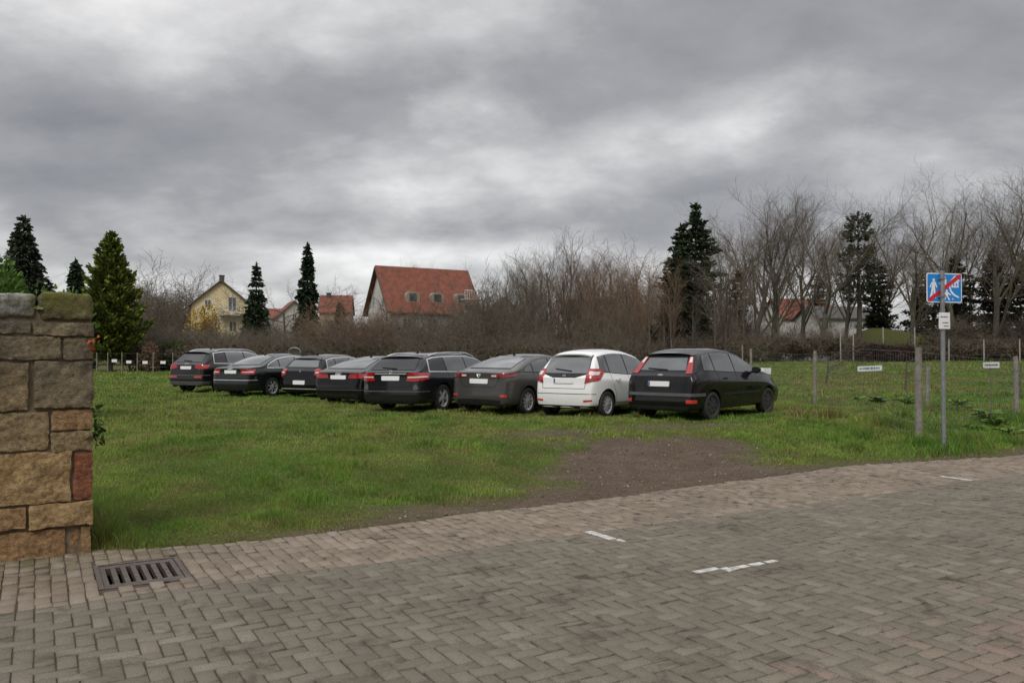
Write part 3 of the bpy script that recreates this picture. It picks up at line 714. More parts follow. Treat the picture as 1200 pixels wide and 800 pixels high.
class Car:
    def __init__(c, **k):
        c.__dict__.update(k); c.hw = c.W / 2
        c.build()
    # ---- surface
    def top(c, y): return smooth_interp(c.roof, y)
    def belt(c, y): return smooth_interp(c.beltl, y)
    def half(c, y):
        L = c.L; k = 1.0
        if y < .75: k -= c.rtaper * (1 - max(y, 0)/.75) ** 2
        if y > L - 1.2: k -= .17 * ((y - (L-1.2))/1.2) ** 2.2
        return c.hw * k
    def ring(c, y):
        w = c.half(y); zt = c.top(y); zb = min(c.belt(y), zt - .03); g = max(0, zt - zb)
        gf = min(1, g / .45)
        wr = w * .955 - c.tumble * g - .03 * gf
        gc = c.gc
        lowz = gc + .10
        P = [(w*.30, gc+.01), (w*.80, gc+.01), (w*.955, gc+.05), (w*.975, gc+.20), (w*.988, zb - .42*(zb-gc)), (w*1.0, zb-.135), (w*.975, zb-.095), (w*.932, zb-.008)]
        P += [(w*.932 - .010 - .30*(w*.932-wr), zb + .012*gf + .30*g*.8*gf + (.004 if gf < .3 else 0))]
        P += [(wr + .02*(1-gf), zt - .085*gf - .012), (wr - .09, zt - .030*gf - .004), (wr*.45, zt - .002), (wr*.15, zt + .004)]
        return P
    def yshift(c, y, z):
        k0 = max(0, 1 - y/.55); k1 = max(0, 1 - (c.L - y)/.6)
        a = interp(c.rearprof, z) * k0; b = interp([(0,-.10),(.25,-.03),(.45,0),(.62,-.06),(.8,-.22),(1,-.3)], z) * k1
        return y + a + b
    def build(c):
        L = c.L
        ys = [0, .035, .10, .20] + list(np.arange(.32, L-.3, .155)) + [L-.22, L-.10, L-.035, L]
        scale = {0: .90, .035: .955, .10: .985}
        V = []; n = None
        for i, y in enumerate(ys):
            P = c.ring(y); n = len(P)
            k = 1
            if i == 0: k = .90
            elif i == 1: k = .965
            elif i == 2: k = .992
            if i == len(ys)-1: k = .86
            elif i == len(ys)-2: k = .95
            zc = .6; kz = 1 if 2 <= i < len(ys)-2 else (.93 if i in (0, len(ys)-1) else .98)
            row = []
            for (x, z) in P:
                z2 = zc + (z - zc) * (kz if z < zc else (1 - (1-kz)*.5))
                row.append((x*k, c.yshift(y, z2), z2))
            V += row + [(-x, yy, z) for (x, yy, z) in row]
        Fc = []; m = 2*n
        for i in range(len(ys)-1):
            a = i*m; b = a + m
            for k in range(n-1):
                Fc.append((a+k, a+k+1, b+k+1, b+k)); Fc.append((a+n+k+1, a+n+k, b+n+k, b+n+k+1))
            Fc.append((a+n-1, a+2*n-1, b+2*n-1, b+n-1)); Fc.append((a+n, a, b, b+n))
        for (a, rev) in ((0, 0), ((len(ys)-1)*m, 1)):
            for k in range(n-1):
                f = (a+k, a+n+k, a+n+k+1, a+k+1); Fc.append(f[::-1] if rev else f)
        me = bpy.data.meshes.new('body'); me.from_pydata(V, [], Fc); me.update()
        bm = bmesh.new(); bm.from_mesh(me); bmesh.ops.recalc_face_normals(bm, faces=bm.faces); bm.to_mesh(me); bm.free()
        tmp = bpy.data.objects.new('body', me); COL.objects.link(tmp)
        sd = tmp.modifiers.new('s', 'SUBSURF'); sd.levels = 2; sd.render_levels = 2
        # arches
        cut = MB(); ra = c.rw + .055
        for yy in (c.ya, c.ya + c.wb):
            for sgn in (1, -1):
                xs = sorted((sgn*(c.hw-.30), sgn*(c.hw+.15)))
                cut.lathe([(xs[0], ra), (xs[1], ra)], 40, 'x', (0, yy, c.rw))
        cm = bpy.data.meshes.new('cut'); cm.from_pydata(cut.v, [], cut.f)
        bm = bmesh.new(); bm.from_mesh(cm); bmesh.ops.recalc_face_normals(bm, faces=bm.faces); bm.to_mesh(cm); bm.free()
        cutter = bpy.data.objects.new('cut', cm); COL.objects.link(cutter)
        bo = tmp.modifiers.new('b', 'BOOLEAN'); bo.operation = 'DIFFERENCE'; bo.object = cutter; bo.solver = 'EXACT'
        dg = bpy.context.evaluated_depsgraph_get(); dg.update()
        me2 = bpy.data.meshes.new_from_object(tmp.evaluated_get(dg)); me2.name = 'body'
        bpy.data.objects.remove(tmp); bpy.data.objects.remove(cutter)
        c.root = empty(c.kind, (0, 0, 0), 0, c.label, c.cat, 'cars parked side by side on the grass')
        me2.materials.clear()
        c.body = link('body', me2, [M[c.paint], M['liner']], c.root, smooth=38)
        mi = np.zeros(len(me2.polygons), np.int32)
        for p in me2.polygons:
            ce = p.center
            for yy in (c.ya, c.ya+c.wb):
                d = math.hypot(ce.y-yy, ce.z-c.rw)
                if (d < ra + .004 and abs(ce.x) > c.hw-.31): mi[p.index] = 1
            if ce.z < c.gc + .03: mi[p.index] = 1
        me2.polygons.foreach_set('material_index', mi)
        bm = bmesh.new(); bm.from_mesh(me2); c.bvh = BVHTree.FromBMesh(bm); bm.free()
        c.wheels()
    # ---- shells laid on the surface
    def project(c, mode, a, z):
        if mode == 'R': o = Vector((3, a, z)); d = Vector((-1, 0, 0))
        elif mode == 'L': o = Vector((-3, a, z)); d = Vector((1, 0, 0))
        elif mode == 'B': o = Vector((a, -3, z)); d = Vector((0, 1, 0))
        elif mode == 'F': o = Vector((a, c.L+3, z)); d = Vector((0, -1, 0))
        elif mode == 'T': o = Vector((a, z, 3)); d = Vector((0, 0, -1))
        elif mode == 'C':                       # around the rear corner, a is an angle from straight back
            d = Vector((-math.sin(a), math.cos(a), 0)); o = Vector((0, 1.2, z)) - d * 4
        hit, nrm, _, _ = c.bvh.ray_cast(o, d)
        if hit is None: return None
        if nrm.dot(d) > 0: nrm = -nrm
        return hit, nrm
    def shell(c, mode, poly, off, name, mat, parent=None, step=.05, build=True, mb=None):
        bm = bmesh.new()
        vs = [bm.verts.new((p[0], p[1], 0)) for p in poly]
        f = bm.faces.new(vs); bmesh.ops.triangulate(bm, faces=[f])
        sa_ = step / (1.2 if mode == 'C' else 1)
        for ax, st_ in ((0, sa_), (1, step)):
            lo = min(p[ax] for p in poly); hi = max(p[ax] for p in poly); k = lo + st_
            while k < hi - st_*.3:
                co = [0, 0, 0]; co[ax] = k; no = [0, 0, 0]; no[ax] = 1
                bmesh.ops.bisect_plane(bm, geom=bm.verts[:]+bm.edges[:]+bm.faces[:], plane_co=co, plane_no=no, dist=1e-6); k += st_
        bm.verts.index_update(); ok = {}
        out = mb or MB(); vo = []; 
        for v in bm.verts:
            h = c.project(mode, v.co.x, v.co.y); ok[v.index] = h
        idx = {}; top = []; bot = []
        for v in bm.verts:
            h = ok[v.index]
            if h is None: continue
            idx[v.index] = len(top); top.append(h[0] + h[1]*off); bot.append(h[0] - h[1]*.006)
        n = len(top); fs = []
        for f in bm.faces:
            q = [v.index for v in f.verts]
            if any(i not in idx for i in q): continue
            P_ = [top[idx[i]] for i in q]
            if max((P_[i]-P_[j]).length for i in range(len(P_)) for j in range(i)) > (step*14 if mode == 'F' else step*5): continue
            fs.append([idx[i] for i in q])
        ec = {}
        for f in fs:
            for i in range(len(f)):
                e_ = (f[i], f[(i+1) % len(f)]); ec[e_] = 1
        sides = [(a_, b_, b_+n, a_+n) for (a_, b_) in ec if (b_, a_) not in ec]
        out.add(top+bot, [tuple(f) for f in fs] + sides)
        bm.free()
        if mb is None and fs: return out.build(name, M[mat], parent or c.root, smooth=30)
        return None
    def ca(c, x=None, y=None):                   # angle for a point x on the back or y on the flank
        if x is not None: return math.atan2(x, 1.2 - .06)
        return math.atan2(c.hw*.97, 1.2 - y)
    def corner(c, pts, off, name, mat, both=True, parent=None, step=.045):
        res = []
        pp = [((c.ca(x=p[1]), p[2]) if p[0] == 'r' else (c.ca(y=p[1]), p[2]) if p[0] == 's' else (math.atan2(p[1], 1.2-p[2]), p[3])) for p in pts]
        res.append(c.shell('C', pp, off, name, mat, parent, step))
        if both: res.append(c.shell('C', [(-a, z) for a, z in pp][::-1], off, name, mat, parent, step))
        return res
    def strip(c, mode, pts, w, off, name, mat, mb=None):
        # thin line following the surface
        mb_ = mb or MB()
        for (p, q) in zip(pts[:-1], pts[1:]):
            dx, dz = q[0]-p[0], q[1]-p[1]; l = math.hypot(dx, dz) or 1; nx_, nz_ = -dz/l*w/2, dx/l*w/2
            c.shell(mode, [(p[0]+nx_, p[1]+nz_), (q[0]+nx_, q[1]+nz_), (q[0]-nx_, q[1]-nz_), (p[0]-nx_, p[1]-nz_)], off, '', '', step=.12, mb=mb_)
        if mb is None and mb_.f: mb_.build(name, M[mat], c.root)
    def wheels(c):
        for yy in (c.ya, c.ya + c.wb):
            for sgn in (1, -1):
                t = MB(); r = c.rw; ri = r*.66; w = .105; xo = sgn*(c.hw - .025)
                f = lambda a, rr: (xo - sgn*a, rr)
                t.lathe([f(.02, ri), f(.004, ri+.02), f(0, r*.86), f(.012, r*.96), f(.04, r), f(.17, r), f(.2, r*.95), f(.21, ri)], 40, 'x', (0, yy, c.rw), close=True)
                tyre = t.build('wheel', M['tyre'], c.root, smooth=40)
                b = MB(); b.lathe([f(.02, ri+.004), f(.012, ri), f(.03, ri-.02), f(.10, ri-.03), f(.14, ri-.035), f(.20, ri-.03), f(.2, ri)], 36, 'x', (0, yy, c.rw), close=True)
                b.lathe([f(.012, .0), f(.012, .028), f(.03, .07), f(.09, .09)], 20, 'x', (0, yy, c.rw))
                steel = c.rim == 'steel'; ns = c.spokes
                for k in range(ns):
                    an = 2*math.pi*k/ns + .3 + (yy * .7); dy, dz = math.cos(an), math.sin(an)
                    hw1 = .032 if ns < 7 else .018; hw2 = (.05 if ns < 7 else .022)
                    if steel: hw1, hw2 = .04, .06
                    vs = []
                    for (rr, hw_, xa) in ((.05, hw1*.9, .022), (ri*.6, hw1, .020), (ri-.012, hw2, .024)):
                        for s_ in (-1, 1):
                            for dpt in (0, .04):
                                vs.append((xo - sgn*(xa + dpt), yy + dy*rr - dz*hw_*s_, c.rw + dz*rr + dy*hw_*s_))
                    fs = []
                    for g in (0, 4):
                        fs += [(g, g+4, g+6, g+2), (g, g+1, g+5, g+4), (g+2, g+6, g+7, g+3), (g+1, g+3, g+7, g+5)]
                    b.add(vs, fs)
                b.build('rim', M['steel' if steel else 'alloy'], tyre, smooth=35)
                d = MB(); d.lathe([f(.085, 0), f(.085, ri-.02)], 30, 'x', (0, yy, c.rw)); d.build('brake_disc', M['liner'], tyre)
    def outline(c, ya, yb, ml, mu, n=26):
        lo = []; up = []
        for k in range(n+1):
            y = ya + (yb-ya)*k/n; zl = c.belt(y) + ml; zu = c.top(y) - .085 - mu
            if zu - zl > .012: lo.append((y, zl)); up.append((y, zu))
        return lo, up
    def sidewin(c, ya, yb, pillars, chrome, glass='glass'):
        lo, up = c.outline(ya, yb, .035, .03)
        y0, y1 = lo[0][0], lo[-1][0]
        rearcut = c.__dict__.get('rearcut', .10)
        def seg(a, b, m=0, ra=0, rb=0):
            ys = np.linspace(a, b, 10); L_ = []; U_ = []
            for y in ys:
                zl = np.interp(y, [p[0] for p in lo], [p[1] for p in lo]) - m; zu = np.interp(y, [p[0] for p in up], [p[1] for p in up]) + m
                L_.append([y, zl]); U_.append([y, zu])
            U_[0][0] += ra; U_[1][0] = max(U_[1][0], U_[0][0] + .01); U_[-1][0] += rb
            U_ = [u for i, u in enumerate(U_) if i == 0 or u[0] > U_[0][0]]
            # height at the shifted ends
            for u in (U_[0], U_[-1]): u[1] = float(np.interp(u[0], [p[0] for p in up], [p[1] for p in up])) + m
            return [tuple(p) for p in L_] + [tuple(p) for p in U_[::-1]]
        for md in ('R', 'L'):
            par = None
            if chrome: c.shell(md, seg(y0-.03, y1+.03, .028, rearcut), .004, 'window_trim', 'chrome')
            fr_ = c.shell(md, seg(y0, y1, .003, rearcut), .0065, 'window_surround', 'plastic')
            cuts = [y0] + pillars + [y1]
            for i in range(len(cuts)-1):
                a = cuts[i] + (.022 if i else .008); b = cuts[i+1] - (.022 if i < len(cuts)-2 else .008)
                c.shell(md, seg(a, b, -.006, rearcut if i == 0 else .03, 0 if i == len(cuts)-2 else .02), .0095, 'side_window', glass if i >= len(cuts)-3 or not c.tint else 'glassdark')
    def rearwin(c, zb, zt, wb_, wt, glass='glass', surround=True):
        n = 6
        def P(m):
            bt = [(wb_ + m) * (1 - 2*k/n) for k in range(n+1)]; tp = [(wt + m) * (1 - 2*k/n) for k in range(n+1)]
            return [(x, zt + m) for x in tp][::-1] + [(x, zb - m) for x in bt]
        if surround: c.shell('B', P(.018), .003, 'rear_window_surround', 'plastic', step=.03)
        return c.shell('B', P(0), .0065, 'rear_window', glass, step=.03)
    def plate_(c, z, w=.52, h=.11, x=0, blue=False):
        hit = c.project('B', x, z); y = hit[0].y
        h2 = c.project('B', x, z-h/2)[0].y; h1 = c.project('B', x, z+h/2)[0].y; y = min(y, h1, h2) - .012
        pts = []
        for (cx_, cz_, a0) in ((w/2-.02, h/2-.02, 0), (-w/2+.02, h/2-.02, 90), (-w/2+.02, -h/2+.02, 180), (w/2-.02, -h/2+.02, 270)):
            for k in range(4): an = R(a0 + k*30); pts.append((x+cx_ + .02*math.cos(an), z+cz_ + .02*math.sin(an)))
        b = MB(); b.plate(pts, y-.006, y+.03); o = b.build('number_plate', M['plate'], c.root)
        if blue:
            b = MB(); b.box(x-w/2+.004, x-w/2+.045, y-.008, y-.002, z-h/2+.006, z+h/2-.006); b.build('country_strip', M['plateblue'], o)
        return y
    def rings(c, z, n=4, r=.032, sp=.046, y=None):
        hit = c.project('B', 0, z)[0]; b = MB()
        for k in range(n):
            x = (k-(n-1)/2)*sp
            pts = [(x + r*math.cos(a), hit.y-.012, z + r*math.sin(a)) for a in np.linspace(0, 2*math.pi, 17)]
            b.tube(pts, .0055, 5, cap=False)
        b.build('emblem', M['chrome'], c.root)
    def handles(c, ys, chrome=False):
        for y in ys:
            for md, sg in (('R', 1), ('L', -1)):
                z = c.belt(y) - .10; h = c.project(md, y, z)
                if not h: continue
                x = h[0].x; b = MB()
                b.tube([(x+sg*.002, y-.10, z), (x+sg*.032, y-.08, z), (x+sg*.036, y, z+.004), (x+sg*.032, y+.08, z), (x+sg*.002, y+.10, z)], [.010, .012, .013, .012, .010], 6)
                b.build('door_handle', M['chrome' if chrome else c.paint], c.root, smooth=60)
    def mirrors(c, y):
        for md, sg in (('R', 1), ('L', -1)):
            z = c.belt(y) + .10; h = c.project(md, y, c.belt(y)+.02); x = h[0].x
            b = MB(); n = 10
            prof = [(-.0, .0), (.0, .075), (.03, .085), (.09, .07), (.12, .03), (.125, 0)]
            vs = []; fs = []
            for (yy, r_) in prof:
                for k in range(n):
                    a = 2*math.pi*k/n; vs.append((x + sg*(.13 + r_*1.35*math.cos(a)), y + yy, z + r_*math.sin(a)))
            for i in range(len(prof)-1):
                for k in range(n): fs.append((i*n+k, i*n+(k+1) % n, (i+1)*n+(k+1) % n, (i+1)*n+k))
            b.add(vs, fs); b.box(min(x-sg*.03, x+sg*.06), max(x-sg*.03, x+sg*.06), y+.02, y+.07, z-.07, z-.03)
            o = b.build('wing_mirror', M[c.paint], c.root, smooth=50)
            g = MB(); g.box(x+sg*.13-.085, x+sg*.13+.085, y-.006, y-.001, z-.055, z+.055); g.build('mirror_glass', M['glassdark'], o)
    def seams(c, ys, ytail=None):
        for md in ('R', 'L'):
            mb = MB()
            for (ylo, yhi) in ys:
                c.strip(md, [(yhi, c.belt(yhi)+.02), (yhi, c.belt(yhi)-.12), (ylo, .50), (ylo, c.gc+.14)], .009, .0025, '', '', mb)
            c.strip(md, [(ys[0][0], c.gc+.13), (ys[-1][0], c.gc+.13)], .009, .0025, '', '', mb)
            mb.build('door_gaps', M['liner'], c.root)
        if ytail: c.strip('B', ytail, .010, .0025, 'tailgate_gap', 'liner')
    def wiper(c, x0, z0, x1, z1):
        c.strip('B', [(x0, z0), (x1, z1)], .02, .022, 'rear_wiper', 'plastic')
    def rails(c, ya, yb, mat='alloy'):
        for sg in (1, -1):
            pts = []
            for k in range(13):
                y = ya + (yb-ya)*k/12; P = c.ring(y)[10]
                h = c.project('T', sg*(P[0]+.02), y)
                if h: pts.append(h[0] + Vector((0, 0, .045*min(1, k/1.5, (12-k)/1.5) + .004)))
            b = MB(); b.tube(pts, .024, 6)
            b.build('roof_rail', M[mat], c.root, smooth=60)
    def spoiler(c, y, ln=.2, drop=.03, mat=None):
        w_ = c.ring(y + .1)[10][0]; n = 12; vs = []; fs = []
        for k in range(n+1):
            x = -w_ + 2*w_*k/n; h = c.project('T', x, y+.12)
            z = h[0].z + .006; bow = .05 * (x/w_)**2
            ye = y - ln + bow + .12
            vs += [(x, y+.16, z), (x, ye, z - drop), (x, ye+.015, z-drop-.028), (x, y+.16, z-.05)]
        for k in range(n):
            a = 4*k; b_ = a+4
            fs += [(a, a+1, b_+1, b_), (a+1, a+2, b_+2, b_+1), (a+2, a+3, b_+3, b_+2), (a+3, a, b_, b_+3)]
        fs += [(0, 1, 2, 3), (4*n, 4*n+3, 4*n+2, 4*n+1)]
        b = MB(); b.add(vs, fs); b.build('roof_spoiler', M[mat or c.paint], c.root, smooth=40)
    def exhaust(c, xs, z=None):
        for x in xs:
            b = MB(); b.lathe([(.03, .034), (.03, .028), (.20, .028), (.20, .034)], 14, 'y', (x, 0, z or c.gc+.015), close=True); b.build('exhaust_pipe', M['exh'], c.root, smooth=50)
    def antenna(c, y):
        h = c.project('T', 0, y)[0]; b = MB()
        if c.ant == 'fin': b.tube([(0, y+.09, h.z-.01), (0, y+.04, h.z+.03), (0, y, h.z+.065), (0, y-.01, h.z+.0)], [.01, .022, .008, .018], 6)
        else: b.tube([(0, y, h.z-.01), (0, y-.13, h.z+.16)], [.006, .003], 5)
        b.build('aerial', M['plastic'], c.root)
    def front(c):
        c.shell('F', [(.30, c.gc+.12), (.30, c.gc+.36), (-.30, c.gc+.36), (-.30, c.gc+.12)], .004, 'grille', 'plastic')
        for s in (1, -1):
            x0, x1 = s*.45, s*.76; p = [(x0, .60), (x1, .62), (x1, .74), (x0, .70)]
            c.shell('F', p, .004, 'headlight', 'lampclear')
        # windscreen
        y = c.ws; n = 6; w_ = c.half(c.ws[0])*.62; w2 = c.half(c.ws[1])*.70
        z0, z1 = c.top(c.ws[1]) + .03, c.top(c.ws[0]) - .05
        tp = [w_*(1-2*k/n) for k in range(n+1)]; bt = [w2*(1-2*k/n) for k in range(n+1)]
        c.shell('F', [(x, z1) for x in tp][::-1] + [(x, z0) for x in bt], .004, 'windscreen', 'glass', step=.04)
    def place(c, u, D, th, anchor='wheel'):
        th = R(th)
        lx, ly = (c.hw-.06, c.ya) if anchor == 'wheel' else (c.hw*.93, .06)
        x = at(u, D); z = 0
        ox = x - (lx*math.cos(th) + ly*math.sin(th)); oy = D - (-lx*math.sin(th) + ly*math.cos(th))
        # rest on the turf at the four wheels
        zs = []
        for a_ in (-c.hw+.1, c.hw-.1):
            for b_ in (c.ya, c.ya+c.wb):
                zs.append(tz(ox + a_*math.cos(th) + b_*math.sin(th), oy - a_*math.sin(th) + b_*math.cos(th)))
        rear = (zs[0]+zs[2])/2; frn = (zs[1]+zs[3])/2
        pitch = math.atan2(frn-rear, c.wb); roll = math.atan2((zs[2]+zs[3])/2-(zs[0]+zs[1])/2, c.W)
        c.root.location = (ox, oy, rear - math.tan(pitch)*c.ya - .012)
        c.root.rotation_mode = 'XYZ'; c.root.rotation_euler = (pitch, -roll, -th)

HATCH_REAR = [(0, .10), (.22, .04), (.35, .0), (.56, .0), (.62, .035), (.85, .07), (1.0, .10)]
SEDAN_REAR = [(0, .12), (.22, .05), (.35, .0), (.56, .0), (.62, .03), (.85, .05), (.98, .045), (1.1, .05)]

# --- 8 black five-door hatchback with lamps high beside the rear window
def belt_pts(L, z0, z1): return [(0, z0), (L*.35, z0-.02), (L*.75, z1), (L, z1-.25)]
c = Car(kind='hatchback_car', label='black hatchback with tall red lamps flanking its rear window, nearest the blue sign', cat='car',
    L=4.34, W=1.82, H=1.5, gc=.21, rw=.315, ya=.80, wb=2.64, rtaper=.085, tumble=.36, rim='steel', spokes=8, paint='p_black', tint=False, ant='rod', ws=(2.6, 3.1),
    roof=[(0,.97),(.10,1.03),(.50,1.44),(.66,1.515),(1.05,1.565),(1.5,1.58),(2.0,1.545),(2.45,1.44),(3.08,1.09),(3.4,1.02),(4.0,.91),(4.34,.72)],
    beltl=[(0,1.02),(.6,1.045),(1.5,1.0),(2.9,.955),(3.3,.93),(4.34,.68)], rearprof=HATCH_REAR)
c.rearwin(1.085, 1.40, .57, .46)
c.sidewin(.52, 3.0, [.98, 1.88], False)
mirror_y = 2.62
c.mirrors(mirror_y); c.handles([1.35, 2.3]); c.seams([(1.20, 1.05), (1.88, 1.88), (2.9, 2.85)], [(.62, .98), (.64, .62), (-.64, .62), (-.62, .98)])
# lamps
c.corner([('p', .66, .06, 1.01), ('p', .80, .10, 1.02), ('p', .73, .28, 1.22), ('p', .625, .47, 1.42), ('p', .545, .47, 1.42), ('p', .61, .25, 1.22)], .014, 'tail_light', 'lamp')
c.corner([('p', .615, .30, 1.24), ('p', .69, .31, 1.25), ('p', .635, .43, 1.36), ('p', .575, .43, 1.36)], .019, 'reversing_light', 'lampclear')
c.corner([('r', 0, .545), ('r', .5, .545), ('s', .48, .545), ('s', .48, .61), ('r', .5, .61), ('r', 0, .61)], .012, 'bumper_strip', 'greyplastic')
c.corner([('r', 0, .25), ('r', .5, .25), ('s', .35, .25), ('s', .35, .33), ('r', .5, .33), ('r', 0, .33)], .006, 'lower_bumper', 'plastic')
c.corner([('r', .66, .40), ('s', .14, .40), ('s', .14, .475), ('r', .66, .475)], .01, 'rear_fog_light', 'reflector')
c.shell('B', [(.36,.66),(.42,.90),(-.42,.90),(-.36,.66)], .003, 'plate_recess', 'plastic')
c.plate_(.80, blue=True); c.wiper(.12, 1.09, -.38, 1.12); c.spoiler(.50, .20, .035); c.antenna(2.4); c.front(); c.exhaust([-.5])
h = c.project('B', 0, .985)[0]; b = MB(); b.lathe([(-.012, 0), (-.012, .035), (.012, .04)], 20, 'y', (0, h.y, 0)); o = b.build('emblem', M['chrome'], c.root); o.scale = (1.6, 1, .7); o.location = (0, 0, .985)
for md in ('R', 'L'): c.shell(md, [(1.22, .545), (2.95, .545), (2.95, .585), (1.22, .585)], .012, 'side_moulding', 'plastic')
c.place(834, 17.3, 43); CAR8 = c

# --- 7 white tall compact
c = Car(kind='compact_car', label='white compact car with big red corner lamps, the only white one in the row', cat='car',
    L=3.90, W=1.695, H=1.525, gc=.20, rw=.30, ya=.62, wb=2.50, rtaper=.10, tumble=.34, rim='alloy', spokes=10, paint='p_white', tint=False, ant='rod', ws=(2.55, 3.15),
    roof=[(0,.90),(.08,.97),(.36,1.40),(.50,1.485),(.9,1.54),(1.4,1.56),(1.9,1.535),(2.4,1.44),(3.05,1.08),(3.4,.95),(3.75,.80),(3.9,.68)],
    beltl=[(0,.98),(.5,.99),(1.3,.94),(2.6,.88),(3.2,.86),(3.9,.62)], rearprof=[(0,.10),(.22,.03),(.35,0),(.58,.0),(.66,.035),(.9,.05),(1.1,.07)])
c.rearwin(1.0, 1.39, .60, .52, 'glass'); c.shell('B', [(.30,.90),(.60,.985),(.58,1.03),(-.58,1.03),(-.60,.985),(-.30,.90)], .004, 'tailgate_panel', 'plastic')
c.sidewin(.40, 3.05, [.78, 1.62], False)
c.mirrors(2.62); c.handles([1.05, 1.98]); c.seams([(1.0, .80), (1.62, 1.62), (2.6, 2.6)], [(.60, 1.0), (.56, .66), (-.56, .66), (-.60, 1.0)])
c.corner([('r', .55, .78), ('s', .28, .86), ('s', .50, 1.04), ('s', .30, 1.10), ('r', .66, 1.10), ('r', .60, 1.0)], .014, 'tail_light', 'lamp')
c.corner([('r', .66, .955), ('s', .24, .96), ('s', .32, 1.03), ('r', .68, 1.04)], .018, 'reversing_light', 'lampclear')
c.corner([('r', .52, .365), ('r', .74, .385), ('r', .74, .42), ('r', .52, .41)], .008, 'reflector', 'reflector')
c.corner([('r', 0, .22), ('r', .5, .22), ('s', .2, .22), ('s', .2, .285), ('r', .5, .285), ('r', 0, .285)], .006, 'lower_bumper', 'plastic')
c.corner([('r', 0, .535), ('r', .6, .535), ('s', .12, .535), ('s', .12, .55), ('r', .6, .55), ('r', 0, .55)], .003, 'bumper_crease', 'greyplastic')
c.plate_(.83, blue=True); c.wiper(.15, 1.04, -.30, 1.09); c.spoiler(.36, .13, .02); c.antenna(2.3); c.front()
h = c.project('B', 0, .945)[0]; b = MB(); b.box(-.035, -.022, h.y-.022, h.y, .915, .975); b.box(.022, .035, h.y-.022, h.y, .915, .975); b.box(-.022, .022, h.y-.022, h.y, .938, .952); b.build('emblem', M['chrome'], c.root)
c.place(711, 18.2, 37)

# --- 6 grey-brown saloon
c = Car(kind='saloon_car', label='grey-brown saloon with one bright red rear fog lamp, just left of the white car', cat='car',
    L=4.58, W=1.795, H=1.45, gc=.20, rw=.32, ya=.86, wb=2.70, rtaper=.12, tumble=.40, rim='alloy', spokes=10, paint='p_grey', tint=False, ant='fin', ws=(2.95, 3.6),
    roof=[(0,1.0),(.12,1.035),(.42,1.06),(.95,1.26),(1.35,1.375),(1.8,1.43),(2.3,1.445),(2.75,1.385),(3.45,1.04),(3.8,.95),(4.3,.82),(4.58,.70)],
    beltl=[(0,.93),(.5,.98),(1.5,.955),(3.0,.90),(3.6,.86),(4.58,.64)], rearprof=SEDAN_REAR)
c.rearwin(1.095, 1.375, .58, .50); c.sidewin(.62, 3.3, [1.15, 2.02], False)
c.mirrors(3.0); c.handles([1.42, 2.35]); c.seams([(1.30, 1.15), (2.02, 2.02), (3.1, 3.1)], [(.66, 1.0), (.45, .66), (-.45, .66), (-.66, 1.0)])
c.corner([('r', .34, .895), ('r', .66, .875), ('s', .36, .92), ('s', .42, .99), ('r', .66, .985), ('r', .34, .955)], .014, 'tail_light', 'lampdark')
c.corner([('r', .36, .90), ('r', .50, .895), ('r', .50, .945), ('r', .36, .94)], .019, 'reversing_light', 'lampclear')
c.corner([('r', .60, .43), ('r', .78, .43), ('r', .78, .49), ('r', .60, .49)], .01, 'rear_fog_light', 'reflector')
c.corner([('r', 0, .24), ('r', .4, .24), ('r', .62, .26), ('r', .6, .36), ('r', 0, .38)], .006, 'lower_bumper', 'plastic')
c.plate_(.79); c.antenna(1.5); c.front(); c.exhaust([-.55, .55])
h = c.project('B', 0, .93)[0]; b = MB(); b.tube([(-.055, h.y-.012, .95), (-.03, h.y-.012, .925), (0, h.y-.012, .945), (.03, h.y-.012, .925), (.055, h.y-.012, .95)], .008, 5); b.tube([(.05*math.cos(a), h.y-.010, .93+.04*math.sin(a)) for a in np.linspace(0, 6.283, 15)], .006, 5); b.build('emblem', M['chrome'], c.root)
c.place(618, 19.2, 34)

# --- 5 dark estate with roof rails
c = Car(kind='estate_car', label='long dark grey estate car with silver roof rails in the middle of the row', cat='car',
    L=4.9, W=1.855, H=1.48, gc=.19, rw=.335, ya=1.04, wb=2.87, rtaper=.09, tumble=.36, rim='alloy', spokes=5, paint='p_anth', tint=True, ant='fin', ws=(3.35, 3.9),
    roof=[(0,.98),(.12,1.02),(.48,1.33),(.62,1.405),(1.0,1.44),(1.8,1.47),(2.6,1.465),(3.15,1.38),(3.8,1.05),(4.1,.97),(4.6,.84),(4.9,.72)],
    beltl=[(0,.97),(.6,.97),(1.7,.95),(3.2,.91),(3.9,.87),(4.9,.66)], rearprof=SEDAN_REAR)
c.rearwin(1.035, 1.355, .62, .53, 'glassdark'); c.sidewin(.50, 3.6, [1.28, 2.30], True, 'glass')
c.mirrors(3.3); c.handles([1.65, 2.6], True); c.seams([(1.52, 1.30), (2.3, 2.3), (3.35, 3.35)], [(.62, 1.0), (.58, .62), (-.58, .62), (-.62, 1.0)])
c.corner([('r', .46, .76), ('r', .70, .75), ('s', .34, .80), ('s', .44, .95), ('r', .66, .965), ('r', .50, .95)], .014, 'tail_light', 'lamp')
c.corner([('r', .50, .835), ('s', .30, .85), ('s', .32, .875), ('r', .50, .87)], .018, 'reversing_light', 'lampclear')
c.corner([('r', -.46, .925), ('r', .46, .925), ('r', .46, .95), ('r', -.46, .95)], .014, 'chrome_strip', 'chrome', False)
c.corner([('r', 0, .50), ('r', .5, .50), ('s', .40, .50), ('s', .40, .525), ('r', .5, .525), ('r', 0, .525)], .010, 'bumper_strip', 'greyplastic')
c.corner([('r', .64, .545), ('r', .84, .56), ('r', .72, .70), ('r', .66, .66)], .004, 'bumper_highlight', 'greyplastic')
